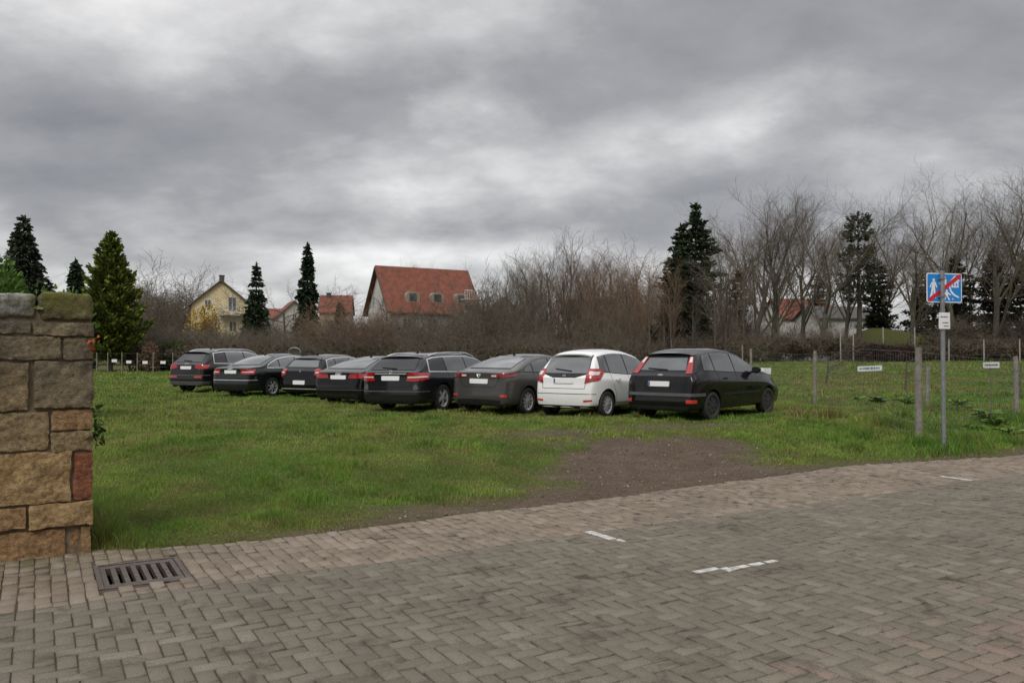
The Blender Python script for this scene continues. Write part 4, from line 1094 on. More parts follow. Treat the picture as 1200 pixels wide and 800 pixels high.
c.corner([('r', 0, .22), ('r', .5, .22), ('s', .3, .22), ('s', .3, .36), ('r', .5, .36), ('r', 0, .36)], .006, 'lower_bumper', 'plastic')
c.plate_(.83); c.wiper(.10, 1.05, -.35, 1.08); c.spoiler(.48, .14, .02); c.rails(.75, 3.0); c.antenna(1.2); c.front(); c.exhaust([-.55, .55])
c.rings(.985, 1, .036)
for md in ('R', 'L'): c.shell(md, [(1.5, c.gc+.10), (3.3, c.gc+.10), (3.3, c.gc+.125), (1.5, c.gc+.125)], .008, 'sill_strip', 'chrome')
c.place(519, 20.1, 27)

# --- 4 low black fastback
c = Car(kind='fastback_car', label='low glossy black fastback with wide flat red lamps, between the estate and the small hatchback', cat='car',
    L=4.75, W=1.86, H=1.40, gc=.17, rw=.33, ya=.92, wb=2.81, rtaper=.12, tumble=.42, rim='alloy', spokes=5, paint='p_black2', tint=False, ant='fin', ws=(3.05, 3.7),
    roof=[(0,.93),(.10,.975),(.30,1.01),(.85,1.20),(1.35,1.33),(1.9,1.39),(2.4,1.395),(2.85,1.33),(3.55,1.02),(3.9,.93),(4.45,.80),(4.75,.68)],
    beltl=[(0,.88),(.5,.93),(1.5,.93),(3.0,.88),(3.7,.84),(4.75,.62)], rearprof=SEDAN_REAR)
c.rearwin(1.045, 1.335, .62, .50); c.sidewin(.62, 3.4, [1.2, 2.1], True)
c.mirrors(3.1); c.handles([1.5, 2.45]); c.seams([(1.38, 1.2), (2.1, 2.1), (3.2, 3.2)], [(.62, .96), (.5, .60), (-.5, .60), (-.62, .96)])
c.corner([('r', .34, .78), ('r', .68, .77), ('s', .26, .80), ('s', .30, .90), ('r', .66, .91), ('r', .38, .895)], .013, 'tail_light', 'lamp')
c.corner([('r', 0, .44), ('r', .5, .44), ('s', .30, .44), ('s', .30, .455), ('r', .5, .455), ('r', 0, .455)], .006, 'bumper_strip', 'greyplastic')
c.corner([('r', 0, .20), ('r', .5, .20), ('r', .7, .20), ('r', .66, .32), ('r', .5, .34), ('r', 0, .34)], .006, 'lower_bumper', 'plastic')
c.plate_(.80); c.rings(.90); c.antenna(1.6); c.front(); c.exhaust([-.6, .6])
c.place(427, 22.3, 25, 'corner')

# --- 3 small black hatchback, low plate
c = Car(kind='hatchback_car', label='small black hatchback with round-ended red lamps and its number plate low in the bumper', cat='car',
    L=4.25, W=1.76, H=1.44, gc=.19, rw=.315, ya=.78, wb=2.62, rtaper=.11, tumble=.36, rim='alloy', spokes=5, paint='p_black', tint=False, ant='fin', ws=(2.8, 3.4),
    roof=[(0,.90),(.10,.96),(.42,1.28),(.60,1.365),(1.0,1.41),(1.6,1.435),(2.2,1.415),(2.6,1.33),(3.25,1.03),(3.6,.94),(4.0,.82),(4.25,.70)],
    beltl=[(0,.95),(.6,.96),(1.5,.94),(2.9,.89),(3.4,.86),(4.25,.64)], rearprof=HATCH_REAR)
c.rearwin(1.02, 1.31, .60, .48); c.sidewin(.50, 3.15, [1.0, 1.9], True)
c.mirrors(2.85); c.handles([1.3, 2.2]); c.seams([(1.15, 1.0), (1.9, 1.9), (2.9, 2.9)], [(.6, .96), (.58, .62), (-.58, .62), (-.6, .96)])
c.corner([('r', .56, .78), ('r', .70, .72), ('s', .26, .76), ('s', .36, .92), ('r', .70, .97), ('r', .58, .93)], .014, 'tail_light', 'lamp')
c.corner([('r', .62, .82), ('s', .22, .83), ('s', .24, .87), ('r', .62, .87)], .018, 'reversing_light', 'lampclear')
c.corner([('r', 0, .30), ('r', .5, .30), ('s', .3, .30), ('s', .3, .325), ('r', .5, .325), ('r', 0, .325)], .006, 'bumper_strip', 'alloy')
c.plate_(.52, .46, .13); c.antenna(1.0); c.front(); c.spoiler(.42, .12, .02)
h = c.project('B', 0, .90)[0]; b = MB(); b.tube([(0, h.y-.012, .93), (-.02, h.y-.012, .90), (.015, h.y-.012, .885), (0, h.y-.012, .86)], .010, 5); b.build('emblem', M['chrome'], c.root)
c.place(376, 26.2, 22, 'corner')

# --- 2 dark green-grey saloon
c = Car(kind='saloon_car', label='dark green-grey saloon with a chrome window trim and silver star wheels, second from the left', cat='car',
    L=4.92, W=1.86, H=1.455, gc=.20, rw=.33, ya=1.06, wb=2.84, rtaper=.11, tumble=.40, rim='alloy', spokes=7, paint='p_greengrey', tint=False, ant='fin', ws=(3.2, 3.85),
    roof=[(0,.97),(.12,1.01),(.60,1.04),(1.15,1.27),(1.5,1.385),(2.0,1.445),(2.5,1.45),(2.95,1.39),(3.7,1.05),(4.1,.96),(4.6,.83),(4.92,.70)],
    beltl=[(0,.92),(.5,.965),(1.6,.95),(3.1,.90),(3.9,.86),(4.92,.64)], rearprof=SEDAN_REAR)
c.rearwin(1.085, 1.385, .60, .50); c.sidewin(.85, 3.5, [1.45, 2.3], True)
c.mirrors(3.2); c.handles([1.75, 2.65], True); c.seams([(1.62, 1.45), (2.3, 2.3), (3.3, 3.3)], [(.62, .99), (.60, .64), (-.60, .64), (-.62, .99)])
c.corner([('r', .46, .79), ('r', .68, .77), ('s', .20, .78), ('s', .26, .93), ('r', .66, .94), ('r', .46, .93)], .013, 'tail_light', 'lamp')
c.corner([('r', .52, .83), ('s', .16, .83), ('s', .16, .86), ('r', .52, .86)], .018, 'reversing_light', 'lampclear')
c.corner([('r', 0, .57), ('r', .5, .57), ('s', .35, .57), ('s', .35, .59), ('r', .5, .59), ('r', 0, .59)], .008, 'bumper_strip', 'chrome')
c.corner([('r', 0, .23), ('r', .5, .23), ('r', .6, .23), ('r', .58, .33), ('r', 0, .33)], .006, 'lower_bumper', 'plastic')
c.plate_(.85); c.rings(.96); c.antenna(1.6); c.front(); c.exhaust([-.6, .6])
c.place(319.5, 27.2, 27)

# --- 1 dark sport utility
c = Car(kind='suv_car', label='tall dark off-road style car with silver roof rails, farthest left in the row', cat='car',
    L=4.64, W=1.89, H=1.65, gc=.25, rw=.365, ya=.90, wb=2.81, rtaper=.10, tumble=.36, rim='alloy', spokes=5, paint='p_brownblack', tint=True, ant='fin', ws=(3.1, 3.7),
    roof=[(0,1.05),(.12,1.10),(.52,1.47),(.66,1.56),(1.1,1.61),(1.7,1.63),(2.4,1.615),(2.95,1.51),(3.6,1.17),(3.9,1.08),(4.4,.95),(4.64,.80)],
    beltl=[(0,1.05),(.6,1.07),(1.6,1.05),(3.1,1.0),(3.7,.97),(4.64,.72)], rearprof=[(0,.12),(.30,.04),(.42,0),(.62,0),(.70,.03),(1.0,.06),(1.2,.08)])
c.rearwin(1.14, 1.47, .62, .52, 'glassdark'); c.sidewin(.58, 3.4, [1.2, 2.15], True)
c.mirrors(3.1); c.handles([1.5, 2.5]); c.seams([(1.38, 1.2), (2.15, 2.15), (3.2, 3.2)], [(.62, 1.08), (.74, .70), (-.74, .70), (-.62, 1.08)])
c.corner([('r', .42, .93), ('r', .66, .88), ('s', .20, .90), ('s', .30, 1.03), ('r', .66, 1.05), ('r', .46, 1.03)], .014, 'tail_light', 'lamp')
c.corner([('r', .40, .57), ('r', .76, .57), ('r', .76, .63), ('r', .42, .63)], .010, 'reflector', 'reflector')
c.corner([('r', 0, .645), ('r', .5, .645), ('s', .34, .645), ('s', .34, .675), ('r', .5, .675), ('r', 0, .675)], .008, 'bumper_strip', 'greyplastic')
c.corner([('r', 0, .30), ('r', .5, .30), ('s', .3, .30), ('s', .3, .44), ('r', .5, .44), ('r', 0, .44)], .006, 'lower_bumper', 'greyplastic')
c.plate_(.93); c.rings(1.06); c.wiper(.10, 1.16, -.32, 1.19); c.spoiler(.52, .16, .02); c.rails(.8, 2.9); c.antenna(1.2); c.front(); c.exhaust([-.6, .6])
c.place(260, 29.8, 25)
# ================================================================ SIGN
M['galv'] = pm('galvanised_steel', (.20, .21, .22), (.28, .29, .30), 14, .5, .1, metal=.4)
M['signblue'] = pm('sign_blue', (.012, .22, .62), (.02, .25, .66), 6, .35)
M['signwhite'] = pm('sign_white', (.80, .80, .80), (.72, .73, .73), 9, .4)
M['signred'] = pm('sign_red', (.62, .02, .03), (.55, .03, .035), 9, .35)
M['ink'] = pm('dark_ink', (.05, .05, .055), None, 9, .6)
DS = 13.75; xs_ = at(1105, DS); zs_ = tz(xs_, DS)
sg = empty('traffic_sign', (xs_, DS, zs_), R(14), 'blue road sign with white figures and a red diagonal bar on a grey steel pole', 'road sign')
K = DS / F                                  # metres per photo pixel at the pole
Hs = (522 - 311) * K
b = MB(); b.tube([(0, 0, -.15), (0, 0, Hs)], .036, 16); b.build('pole', M['galv'], sg, smooth=40)
b = MB(); b.lathe([(0, .040), (.03, .040), (.045, .025), (.047, 0)], 16, 'z', (0, 0, Hs - .01)); b.build('pole_cap', M['ink'], sg, smooth=40)
PW, PH = .72, .505; zc_ = (522 - 332) * K; xo = .085
def rrect(x0, x1, z0, z1, r, n=5):
    o = []
    for (cx_, cz_, a0) in ((x1-r, z1-r, 0), (x0+r, z1-r, 90), (x0+r, z0+r, 180), (x1-r, z0+r, 270)):
        for k in range(n+1): an = R(a0 + 90*k/n); o.append((cx_ + r*math.cos(an), cz_ + r*math.sin(an)))
    return o
yb_ = .048
b = MB(); b.plate(rrect(xo-PW/2, xo+PW/2, zc_-PH/2, zc_+PH/2, .04), yb_, yb_+.006); panel = b.build('sign_panel', M['signwhite'], sg)
b = MB(); b.plate(rrect(xo-PW/2+.018, xo+PW/2-.018, zc_-PH/2+.018, zc_+PH/2-.018, .03), yb_-.0015, yb_); b.build('blue_field', M['signblue'], panel)
def S(px, pz): return (xo - PW/2 + px*PW, zc_ - PH/2 + pz*PH)
def pic(name, shapes, mat, y=yb_-.003):
    b = MB()
    for k, sh in enumerate(shapes):
        if len(sh) == 3 and not isinstance(sh[0], tuple):
            cx_, cz_ = S(sh[0], sh[1]); r_ = sh[2]*PW; pts = [(cx_+r_*math.cos(a), cz_+r_*math.sin(a)) for a in np.linspace(0, 6.283, 17)[:-1]]
        else: pts = [S(*p) for p in sh]
        b.plate(pts, y - .0002*k, y + .0014)
    return b.build(name, M[mat], panel)
pic('adult_figure', [(.20, .76, .036), [(.15,.70),(.25,.70),(.30,.52),(.27,.50),(.235,.60),(.23,.46),(.13,.46),(.155,.62),(.10,.50),(.075,.52)], [(.14,.48),(.19,.48),(.14,.12),(.075,.10)], [(.18,.48),(.235,.48),(.26,.14),(.20,.14)]], 'signwhite')
pic('child_figure', [(.565, .40, .030), [(.53,.36),(.60,.36),(.69,.28),(.67,.25),(.60,.29),(.60,.20),(.53,.20),(.53,.29),(.47,.24),(.45,.27)], [(.53,.21),(.56,.21),(.51,.08),(.47,.09)], [(.57,.21),(.60,.21),(.66,.10),(.62,.08)]], 'signwhite')
pic('ball', [(.735, .13, .018)], 'signwhite')
pic('car_symbol', [[(.34,.62),(.36,.86),(.43,.90),(.53,.88),(.56,.78),(.55,.62),(.49,.58),(.40,.58)]], 'signwhite')
pic('house_symbol', [[(.70,.52),(.90,.52),(.90,.74),(.95,.74),(.80,.93),(.66,.74),(.70,.74)]], 'signwhite')
pic('house_window', [[(.74,.57),(.78,.57),(.78,.66),(.74,.66)], [(.82,.57),(.86,.57),(.86,.66),(.82,.66)], [(.76,.72),(.84,.72),(.80,.78)]], 'signblue', yb_-.0045)
pic('kerb_line', [[(.62,.60),(.655,.60),(.70,.42),(.78,.30),(.92,.20),(.90,.16),(.75,.25),(.66,.38)]], 'signwhite')
pic('red_bar', [[(.03,.06),(.10,.03),(.975,.88),(.97,.97),(.90,.97),(.03,.12)]], 'signred', yb_-.0065)
zn_ = (522 - 371) * K
b = MB(); b.plate(rrect(-.12, .105, zn_-.14, zn_+.14, .01), -.050, -.045); ntc = b.build('notice_plate', M['signwhite'], sg)
b = MB(); 
for (zz, x0, x1) in ((.065, -.085, .06), (-.035, -.05, .07), (-.09, -.02, .08)):
    xx = x0
    while xx < x1: wl = random.uniform(.012, .035); b.box(xx, min(xx+wl, x1), -.0515, -.0502, zn_+zz-.011, zn_+zz+.009); xx += wl + .009
b.build('notice_text', M['ink'], ntc)
b = MB(); b.box(-.045, .045, -.044, .048, zc_+.14, zc_+.165); b.box(-.045, .045, -.044, .048, zc_-.165, zc_-.14); b.build('clamp', M['galv'], sg)

# ================================================================ FENCES
M['oldwood'] = pm('weathered_post_wood', (.16, .145, .125), (.26, .24, .21), 12, .9, .6)
M['wire'] = pm('fence_wire', (.12, .12, .115), (.18, .17, .16), 10, .6, metal=.5)
M['concrete'] = pm('concrete', (.26, .25, .22), (.36, .35, .31), 6, .9, .3)
def post(u, vb, vt, D, w=.05, mat='oldwood', parent=None, lean=0, name='post'):
    x = at(u, D); z0 = tz(x, D); h = (vb - vt) / F * D
    b = MB(); n = 7; ang = random.random()
    pts = [(0, 0, -.2), (lean*.3, 0, h*.4), (lean*.7, 0, h*.75), (lean, 0, h)]
    b.tube(pts, [w*1.05, w, w*.97, w*.9], 9)
    o = b.build(name, M[mat], parent, smooth=35)
    o.location = (x, D, z0); return Vector((x, D, z0)), h
def wires(pts, hs, levels, parent, mesh_step=None, r=.0036, name='wire_mesh'):
    b = MB()
    for (p, hp), (q_, hq) in zip(list(zip(pts, hs))[:-1], list(zip(pts, hs))[1:]):
        n = max(2, int((q_-p).length/1.2))
        for lv in levels:
            line = []
            for k in range(n+1):
                t = k/n; P = p.lerp(q_, t); sag = .05 * 4*t*(1-t) * (.4 + lv)
                g = tz(P.x, P.y); line.append((P.x, P.y, g + (hp*(1-t)+hq*t)*lv - sag*.5))
            b.tube(line, r, 3, cap=False)
        if mesh_step:
            m_ = int((q_-p).length/mesh_step)
            for k in range(1, m_):
                t = k/m_; P = p.lerp(q_, t); g = tz(P.x, P.y); hh = (hp*(1-t)+hq*t)
                b.tube([(P.x, P.y, g + hh*levels[0]), (P.x, P.y, g + hh*levels[-1] - .02)], r*.8, 3, cap=False)
    return b.build(name, M['wire'], parent)
# fence around the meadow on the right
fr_ = empty('wire_fence', (0, 0, 0), 0, 'wire mesh fence on grey wooden posts along the meadow behind the blue sign', 'fence')
P1, h1 = post(1076, 515, 405, 14.6, .062, parent=fr_)
P2, h2 = post(1190, 492, 418, 18.5, .055, parent=fr_)
P3, h3 = post(955, 472, 409, 23.0, .05, parent=fr_)
P4, h4 = post(1086, 470, 422, 22.0, .06, parent=fr_, lean=.03)
P5 = Vector((at(880, 30), 30, 0)); P6 = Vector((at(1290, 19.5), 19.5, 0))
P5v, h5 = post(880, 458, 412, 31, .05, parent=fr_)
wires([P5v, P3, P1], [h5, h3, h1], [.05, .18, .33, .48, .64, .80, .95], fr_, .16)
P6v, h6 = post(1300, 489, 418, 19.6, .055, parent=fr_)
wires([P1, P2, P6v], [h1, h2, h6], [.05, .18, .33, .48, .64, .80, .95], fr_, .16)
# fence at the back left, white posts
fl = empty('wire_fence', (0, 0, 0), 0, 'low wire fence with pale thin posts at the far left edge of the field', 'fence')
us = [96, 113.5, 126.5, 143, 161, 179.6, 202.6, 222, 245, 268]; pp = []; hh_ = []
for u in us:
    p_, h_ = post(u, 436, 412 if u < 210 else 410, 57, .034, 'oldwood', fl); pp.append(p_); hh_.append(h_)
wires(pp, hh_, [.3, .6, .95], fl, None, .006)
fb = empty('wire_fence', (0, 0, 0), 0, 'thin wire fence with spaced posts behind the row of cars', 'fence'); pp = []; hh_ = []
for u, vt in ((287, 409), (345, 411), (424, 412), (500, 410), (575, 410), (650, 408), (730, 408), (800, 406), (870, 405)):
    p_, h_ = post(u, 432, vt, 52, .045, 'oldwood', fb); pp.append(p_); hh_.append(h_)
wires(pp, hh_, [.2, .5, .75, .97], fb, .5, .006)
fa = empty('wire_fence', (0, 0, 0), 0, 'tall pale wire fence with thin posts in front of the green mound', 'fence'); pp = []; hh_ = []
for u in (985, 1000, 1035, 1072, 1112, 1153, 1195, 1240):
    p_, h_ = post(u, 424, 384 if u < 1090 else 398, 66, .05, 'concrete', fa); pp.append(p_); hh_.append(h_)
wires(pp, hh_, [.3, .65, .97], fa, .8, .008)

# small white bay signs hung on the fences
M['paleblue'] = pm('faded_sign_paint', (.55, .62, .66), (.68, .72, .74), 8, .5)
def baysign(u, v, D, w, h, label, mat='signwhite', rot=0, text=True, stake=None):
    x = at(u, D); z = zat(v, D); o = empty('parking_sign', (x, D - .05, z), rot, label, 'small sign', 'small white signs along the fences')
    b = MB(); b.plate(rrect(-w/2, w/2, -h/2, h/2, .012, 2), -.004, .004); p_ = b.build('sign_board', M[mat], o)
    if text:
        b = MB(); xx = -w*.42
        while xx < w*.40:
            wl = random.uniform(.012, .03); hl = random.uniform(.25, .40)*h; b.box(xx, xx+wl, -.0058, -.0042, -hl/2, hl/2); xx += wl + .012
        b.build('lettering', M['ink'], p_)
    g = tz(x, D)
    b = MB()
    if stake: b.tube([(0, .012, -h/2), (0, .012, g - z - .1)], .008, 5); b.build('stake', M['wire'], o)
    else:
        b.tube([(-w*.4, .010, h/2), (-w*.4, .03, h/2+.05)], .004, 4); b.tube([(w*.4, .010, h/2), (w*.4, .03, h/2+.05)], .004, 4); b.build('hanging_wire', M['wire'], o)
    return o
baysign(1018, 431.5, 17.9, .50, .115, 'pale blue-white sign strip hanging slightly tilted on the fence mesh right of the black hatchback', 'paleblue', R(-30)).rotation_euler = (0, R(-3), R(-20))
baysign(1160, 427.5, 17.4, .60, .125, 'white name strip with dark lettering on the fence right of the blue sign', 'signwhite', R(30), stake=True)
baysign(896, 434.5, 29, .42, .22, 'small white sign just beyond the bonnet of the black hatchback', 'signwhite', 0, False)
for i, (u, v) in enumerate(((134.5, 422.5), (151.5, 424), (170.5, 424.5), (191.5, 424.5))):
    baysign(u, v, 56.8, .36, .20, 'tiny white sign on the far left fence, %s' % ('first from the stone wall', 'second from the stone wall', 'third from the stone wall', 'nearest the off-road style car')[i], 'signwhite', 0, False)

# ================================================================ TREES
M['bark'] = pm('bark', (.070, .058, .045), (.125, .108, .085), 5, .95, .5)
M['barkgreen'] = pm('greenish_bark', (.075, .070, .045), (.125, .115, .080), 5, .95, .5)
M['twig'] = pm('twigs', (.10, .080, .058), (.16, .130, .095), 3, .95)
M['twigred'] = pm('reddish_twigs', (.15, .098, .062), (.23, .155, .10), 3, .95)
M['birch'] = pm('birch_bark', (.45, .42, .36), (.25, .23, .19), 7, .9)
class TM:                                    # numpy tubes for branches
    def __init__(s): s.V = []; s.Q = []; s.n = 0
    def seg(s, pts, rad, k):
        P = np.array(pts); d = np.gradient(P, axis=0); d /= np.maximum(np.linalg.norm(d, axis=1, keepdims=True), 1e-9)
        ref = np.array([.31, .17, .94]) if abs(d[0][2]) < .9 else np.array([1., .1, 0])
        a = np.cross(d, ref); a /= np.maximum(np.linalg.norm(a, axis=1, keepdims=True), 1e-9); b = np.cross(d, a)
        an = np.arange(k) * 2*np.pi/k
        R_ = np.array(rad)[:, None, None]
        v = P[:, None] + (a[:, None]*np.cos(an)[None, :, None] + b[:, None]*np.sin(an)[None, :, None]) * R_
        m = len(P); i = np.arange(m-1)[:, None]*k; j = np.arange(k)[None]
        q = np.stack([i+j, i+(j+1) % k, i+k+(j+1) % k, i+k+j], -1).reshape(-1, 4)
        s.V.append(v.reshape(-1, 3)); s.Q.append(q + s.n); s.n += m*k
    def mesh(s, name): return mesh_np(name, np.concatenate(s.V), None, np.concatenate(s.Q), None, True)
def rvec(rs, a): return np.array([rs.normal(0, a), rs.normal(0, a), rs.normal(0, a)])
def grow(trunk, crown, rs, pos, d, L, r, lv, cfg):
    n = max(2, cfg['segs'][lv]); pts = [pos]; rad = [r]; dirs = [d]
    p = pos.copy()
    for i in range(n):
        d = d + rvec(rs, cfg['wob'][lv]) + np.array([0, 0, cfg['up'][lv]]); d = d/np.linalg.norm(d)
        p = p + d*L/n; pts.append(p.copy()); rad.append(r*(1 - (1-cfg['taper'][lv])*(i+1)/n)); dirs.append(d)
    (trunk if lv <= cfg['tl'] else crown).seg(pts, rad, 7 if lv == 0 else 5 if lv == 1 else 3)
    if lv >= cfg['levels']: return
    nc = cfg['kids'][lv]; nc = int(round(nc * rs.uniform(.8, 1.2)))
    for k in range(nc):
        t = cfg['start'][lv] + (1-cfg['start'][lv]) * ((k + rs.uniform(.2, .8))/nc)
        f = t*n; i = min(int(f), n-1); q_ = np.array(pts[i])*(1-(f-i)) + np.array(pts[i+1])*(f-i)
        dd = dirs[i+1]; a = rs.uniform(0, 2*np.pi); ref = np.cross(dd, [.3, .2, .9]); ref /= np.linalg.norm(ref); rf2 = np.cross(dd, ref)
        sp = R(cfg['ang'][lv]) * rs.uniform(.7, 1.3)
        nd = dd*math.cos(sp) + (ref*math.cos(a) + rf2*math.sin(a))*math.sin(sp)
        grow(trunk, crown, rs, q_, nd, L*cfg['len'][lv]*rs.uniform(.7, 1.2)*(1 - .35*t*cfg.get('apex', 0)), max(r*cfg['rat'][lv]*(1-.4*t), .006), lv+1, cfg)
BIG = dict(levels=4, tl=1, segs=[6, 6, 4, 3, 2], wob=[.045, .055, .05, .05, .06], up=[.05, .09, .07, .04, .03], taper=[.5, .35, .3, .3, .3], kids=[8, 9, 9, 6, 0], start=[.28, .25, .15, .1, 0], ang=[36, 34, 38, 42, 0], len=[.78, .50, .5, .5, 0], rat=[.55, .45, .45, .55, 0])
def bare_proto(seed, H, cfg, r0):
    rs = np.random.RandomState(seed); t = TM(); c = TM()
    grow(t, c, rs, np.array([0., 0, -.2]), np.array([rs.normal(0, .04), rs.normal(0, .04), 1.]), H*.52, r0, 0, cfg)
    return t.mesh('trunk'), c.mesh('crown')
def place_tree(kind, protos, u, vt, D, label, group, mats, cat='tree', wscale=1, protoH=None, zoff=0, rz=None):
    tm, cm = protos; x = at(u, D); z0 = tz(x, D); h = zat(vt, D) - z0
    o = empty(kind, (x, D, z0 + zoff), random.uniform(0, 6.28) if rz is None else rz, label, cat, group)
    k = h / protoH; o.scale = (k*wscale, k*wscale, k)
    for nm_, me_, mt in (('trunk', tm, mats[0]), ('crown', cm, mats[1])):
        if me_ is None: continue
        if not me_.materials: me_.materials.append(M[mt])
        q_ = bpy.data.objects.new(nm_, me_); COL.objects.link(q_); q_.parent = o
        if me_.materials[0] != M[mt]: q_.material_slots[0].link = 'OBJECT'; q_.material_slots[0].material = M[mt]
    return o
def mh(p): 
    a = np.zeros(len(p[1].vertices)*3, np.float32); p[1].vertices.foreach_get('co', a); return float(a[2::3].max())
BP = [bare_proto(s, 16, BIG, .26) for s in (3, 8, 15, 22)]
VASE = dict(BIG); VASE.update(kids=[6, 8, 9, 7, 0], start=[.18, .25, .1, .1, 0], ang=[30, 34, 40, 45, 0], len=[1.05, .52, .5, .5, 0], segs=[4, 7, 5, 3, 2])
VP = [bare_proto(s, 13, VASE, .24) for s in (5, 31, 44)]
ALL = BP + VP; HT = [mh(p) for p in ALL]
gname = 'tall bare trees at the back right'
trees = [(880, 196, 80, 4, 'tall bare forked tree rising just right of the dark evergreen'), (905, 205, 84, 0, 'slim bare tree in the gap between the dark evergreen and the lone pine'),
         (963, 198, 77, 5, 'bare tree with V-shaped limbs directly left of the lone pine'), (940, 222, 90, 1, None), (1070, 180, 73, 6, 'largest bare tree, its thick trunk rising just left of the blue sign'),
         (1118, 205, 82, 2, 'bare tree whose crown shows right above the blue sign'), (1165, 186, 76, 4, 'wide bare tree at the right edge, behind dark bushes'), (1215, 178, 80, 0, 'bare tree whose limbs lean in from the right frame edge'),
         (845, 215, 88, 3, 'thin bare tree peeping out behind the dark evergreen'), (1035, 232, 92, 1, None), (1140, 225, 95, 5, None), (990, 240, 95, 2, None), (912, 262, 72, 3, None), (1090, 240, 96, 0, None), (1262, 190, 84, 6, None)]
for (u, vt, D, k, lab) in trees:
    place_tree('bare_tree', ALL[k], u, vt, D, lab or 'bare tree standing farther back in the tall group at the right', gname, ('barkgreen', 'twig'), 'tree', 1.15 if k > 3 else 1.0, HT[k])
mid = [(622, 285, 78, 4, 'bare tree with a wispy crown right of the orange-roofed house'), (662, 266, 82, 5, 'tallest bare tree between the orange-roofed house and the dark evergreen'), (590, 312, 86, 0, None), (700, 292, 86, 2, None), (640, 300, 90, 1, None),
       (467, 292, 104, 3, 'thin bare treetop showing above the orange roof'), (560, 318, 80, 6, None), (498, 300, 106, 0, None)]
for (u, vt, D, k, lab) in mid:
    place_tree('bare_tree', ALL[k], u, vt, D, lab or 'thin bare tree in the brown thicket in the middle distance', 'bare trees in the middle thicket', ('bark', 'twig'), 'tree', .8, HT[k])
for (u, vt, D, k) in ((728, 284, 84, 6), (756, 296, 87, 4), (690, 300, 86, 5), (712, 306, 89, 0), (868, 310, 76, 2), (845, 300, 80, 5)):
    place_tree('reddish_bare_tree', ALL[k], u, vt, D, 'reddish brown bare tree beside the dark evergreen', 'reddish bare trees around the dark evergreen', ('bark', 'twigred'), 'tree', 1.0, HT[k])
ROUND = dict(BIG); ROUND.update(start=[.15, .2, .1, .1, 0], kids=[12, 10, 9, 6, 0], ang=[58, 42, 42, 45, 0], up=[.02, .0, .0, 0, 0], len=[.72, .55, .5, .5, 0])
POLE = dict(BIG); POLE.update(levels=4, kids=[15, 6, 5, 3, 0], start=[.22, .15, .1, .1, 0], ang=[30, 32, 36, 40, 0], len=[.36, .5, .5, .5, 0], rat=[.42, .5, .5, .6, 0], up=[.04, .06, .05, .03, 0], segs=[8, 5, 3, 2, 2])
PP = [bare_proto(s, 20, POLE, .16) for s in (51, 62, 73)]; HP = [mh(p) for p in PP]
for i, (u, vt) in enumerate(((566, 326), (582, 318), (604, 300), (617, 288), (634, 278), (650, 272), (668, 264), (682, 284), (698, 282), (716, 280), (731, 290), (746, 286), (762, 296), (778, 306), (792, 302), (592, 330), (640, 300), (705, 300), (850, 290), (872, 280), (548, 342), (452, 338), (735, 306), (468, 352), (484, 340), (497, 356), (512, 338), (526, 350), (540, 336), (672, 290), (624, 318), (750, 308), (786, 300), (836, 296), (812, 330), (846, 322), (610, 335), (646, 322), (690, 318), (722, 312), (575, 350))):
    place_tree('bare_pole_tree', PP[i % 3], u, vt, (68 + (i * 7) % 22) if not 760 < u < 860 else 57 + i % 4, ('slender upright bare tree in front of the orange-roofed house' if u < 545 else 'slender upright bare tree in the reddish brown belt left of the big dark evergreen') if u < 800 else 'slender upright bare tree directly right of the big dark evergreen', 'slender bare trees in the middle belt', ('bark', 'twigred' if 680 < u < 800 else 'twig'), 'tree', .95 if u < 800 else 1.1, HP[i % 3])
rp = bare_proto(77, 8, ROUND, .09)
place_tree('round_bare_tree', rp, 334, 320, 95, 'round-crowned bare tree between the two conifers', None, ('bark', 'twig'), 'tree', 1.25, mh(rp))

# conifers: whorls of boughs carrying many small needle sprays
def sprayer():
    return dict(V=[], A=[], n=0)
def add_sprays(S_, P, d, size, col):
    n = len(P); d = d / np.maximum(np.linalg.norm(d, axis=1, keepdims=True), 1e-9)
    r = rng.normal(0, 1, (n, 3)); a = np.cross(d, r); a /= np.maximum(np.linalg.norm(a, axis=1, keepdims=True), 1e-9)
    sz = size * rng.uniform(.6, 1.4, n)[:, None]
    v = np.stack([P - a*sz*.32, P + d*sz*.9 - a*sz*.14 + r*.05*sz, P + d*sz + a*sz*.12, P + a*sz*.32], 1)
    S_['V'].append(v.reshape(-1, 3)); S_['A'].append(np.repeat(np.concatenate([col, np.ones((n, 1))], 1)[:, None], 4, 1).reshape(-1, 4)); S_['n'] += n
def spray_mesh(S_, name):
    V_ = np.concatenate(S_['V']); return mesh_np(name, V_, None, np.arange(len(V_)).reshape(-1, 4), np.concatenate(S_['A']))
M['needle'] = attrmat('needles', .8, trans=.15, spec=.2)
def colr(n, c1, c2, c3=None, p3=0):
    t = rng.random((n, 1)); c = np.array([c1])*(1-t) + np.array([c2])*t
    if c3 is not None: c = np.where(rng.random((n, 1)) < p3, np.array([c3]), c)
    return c * rng.uniform(.75, 1.25, (n, 1))
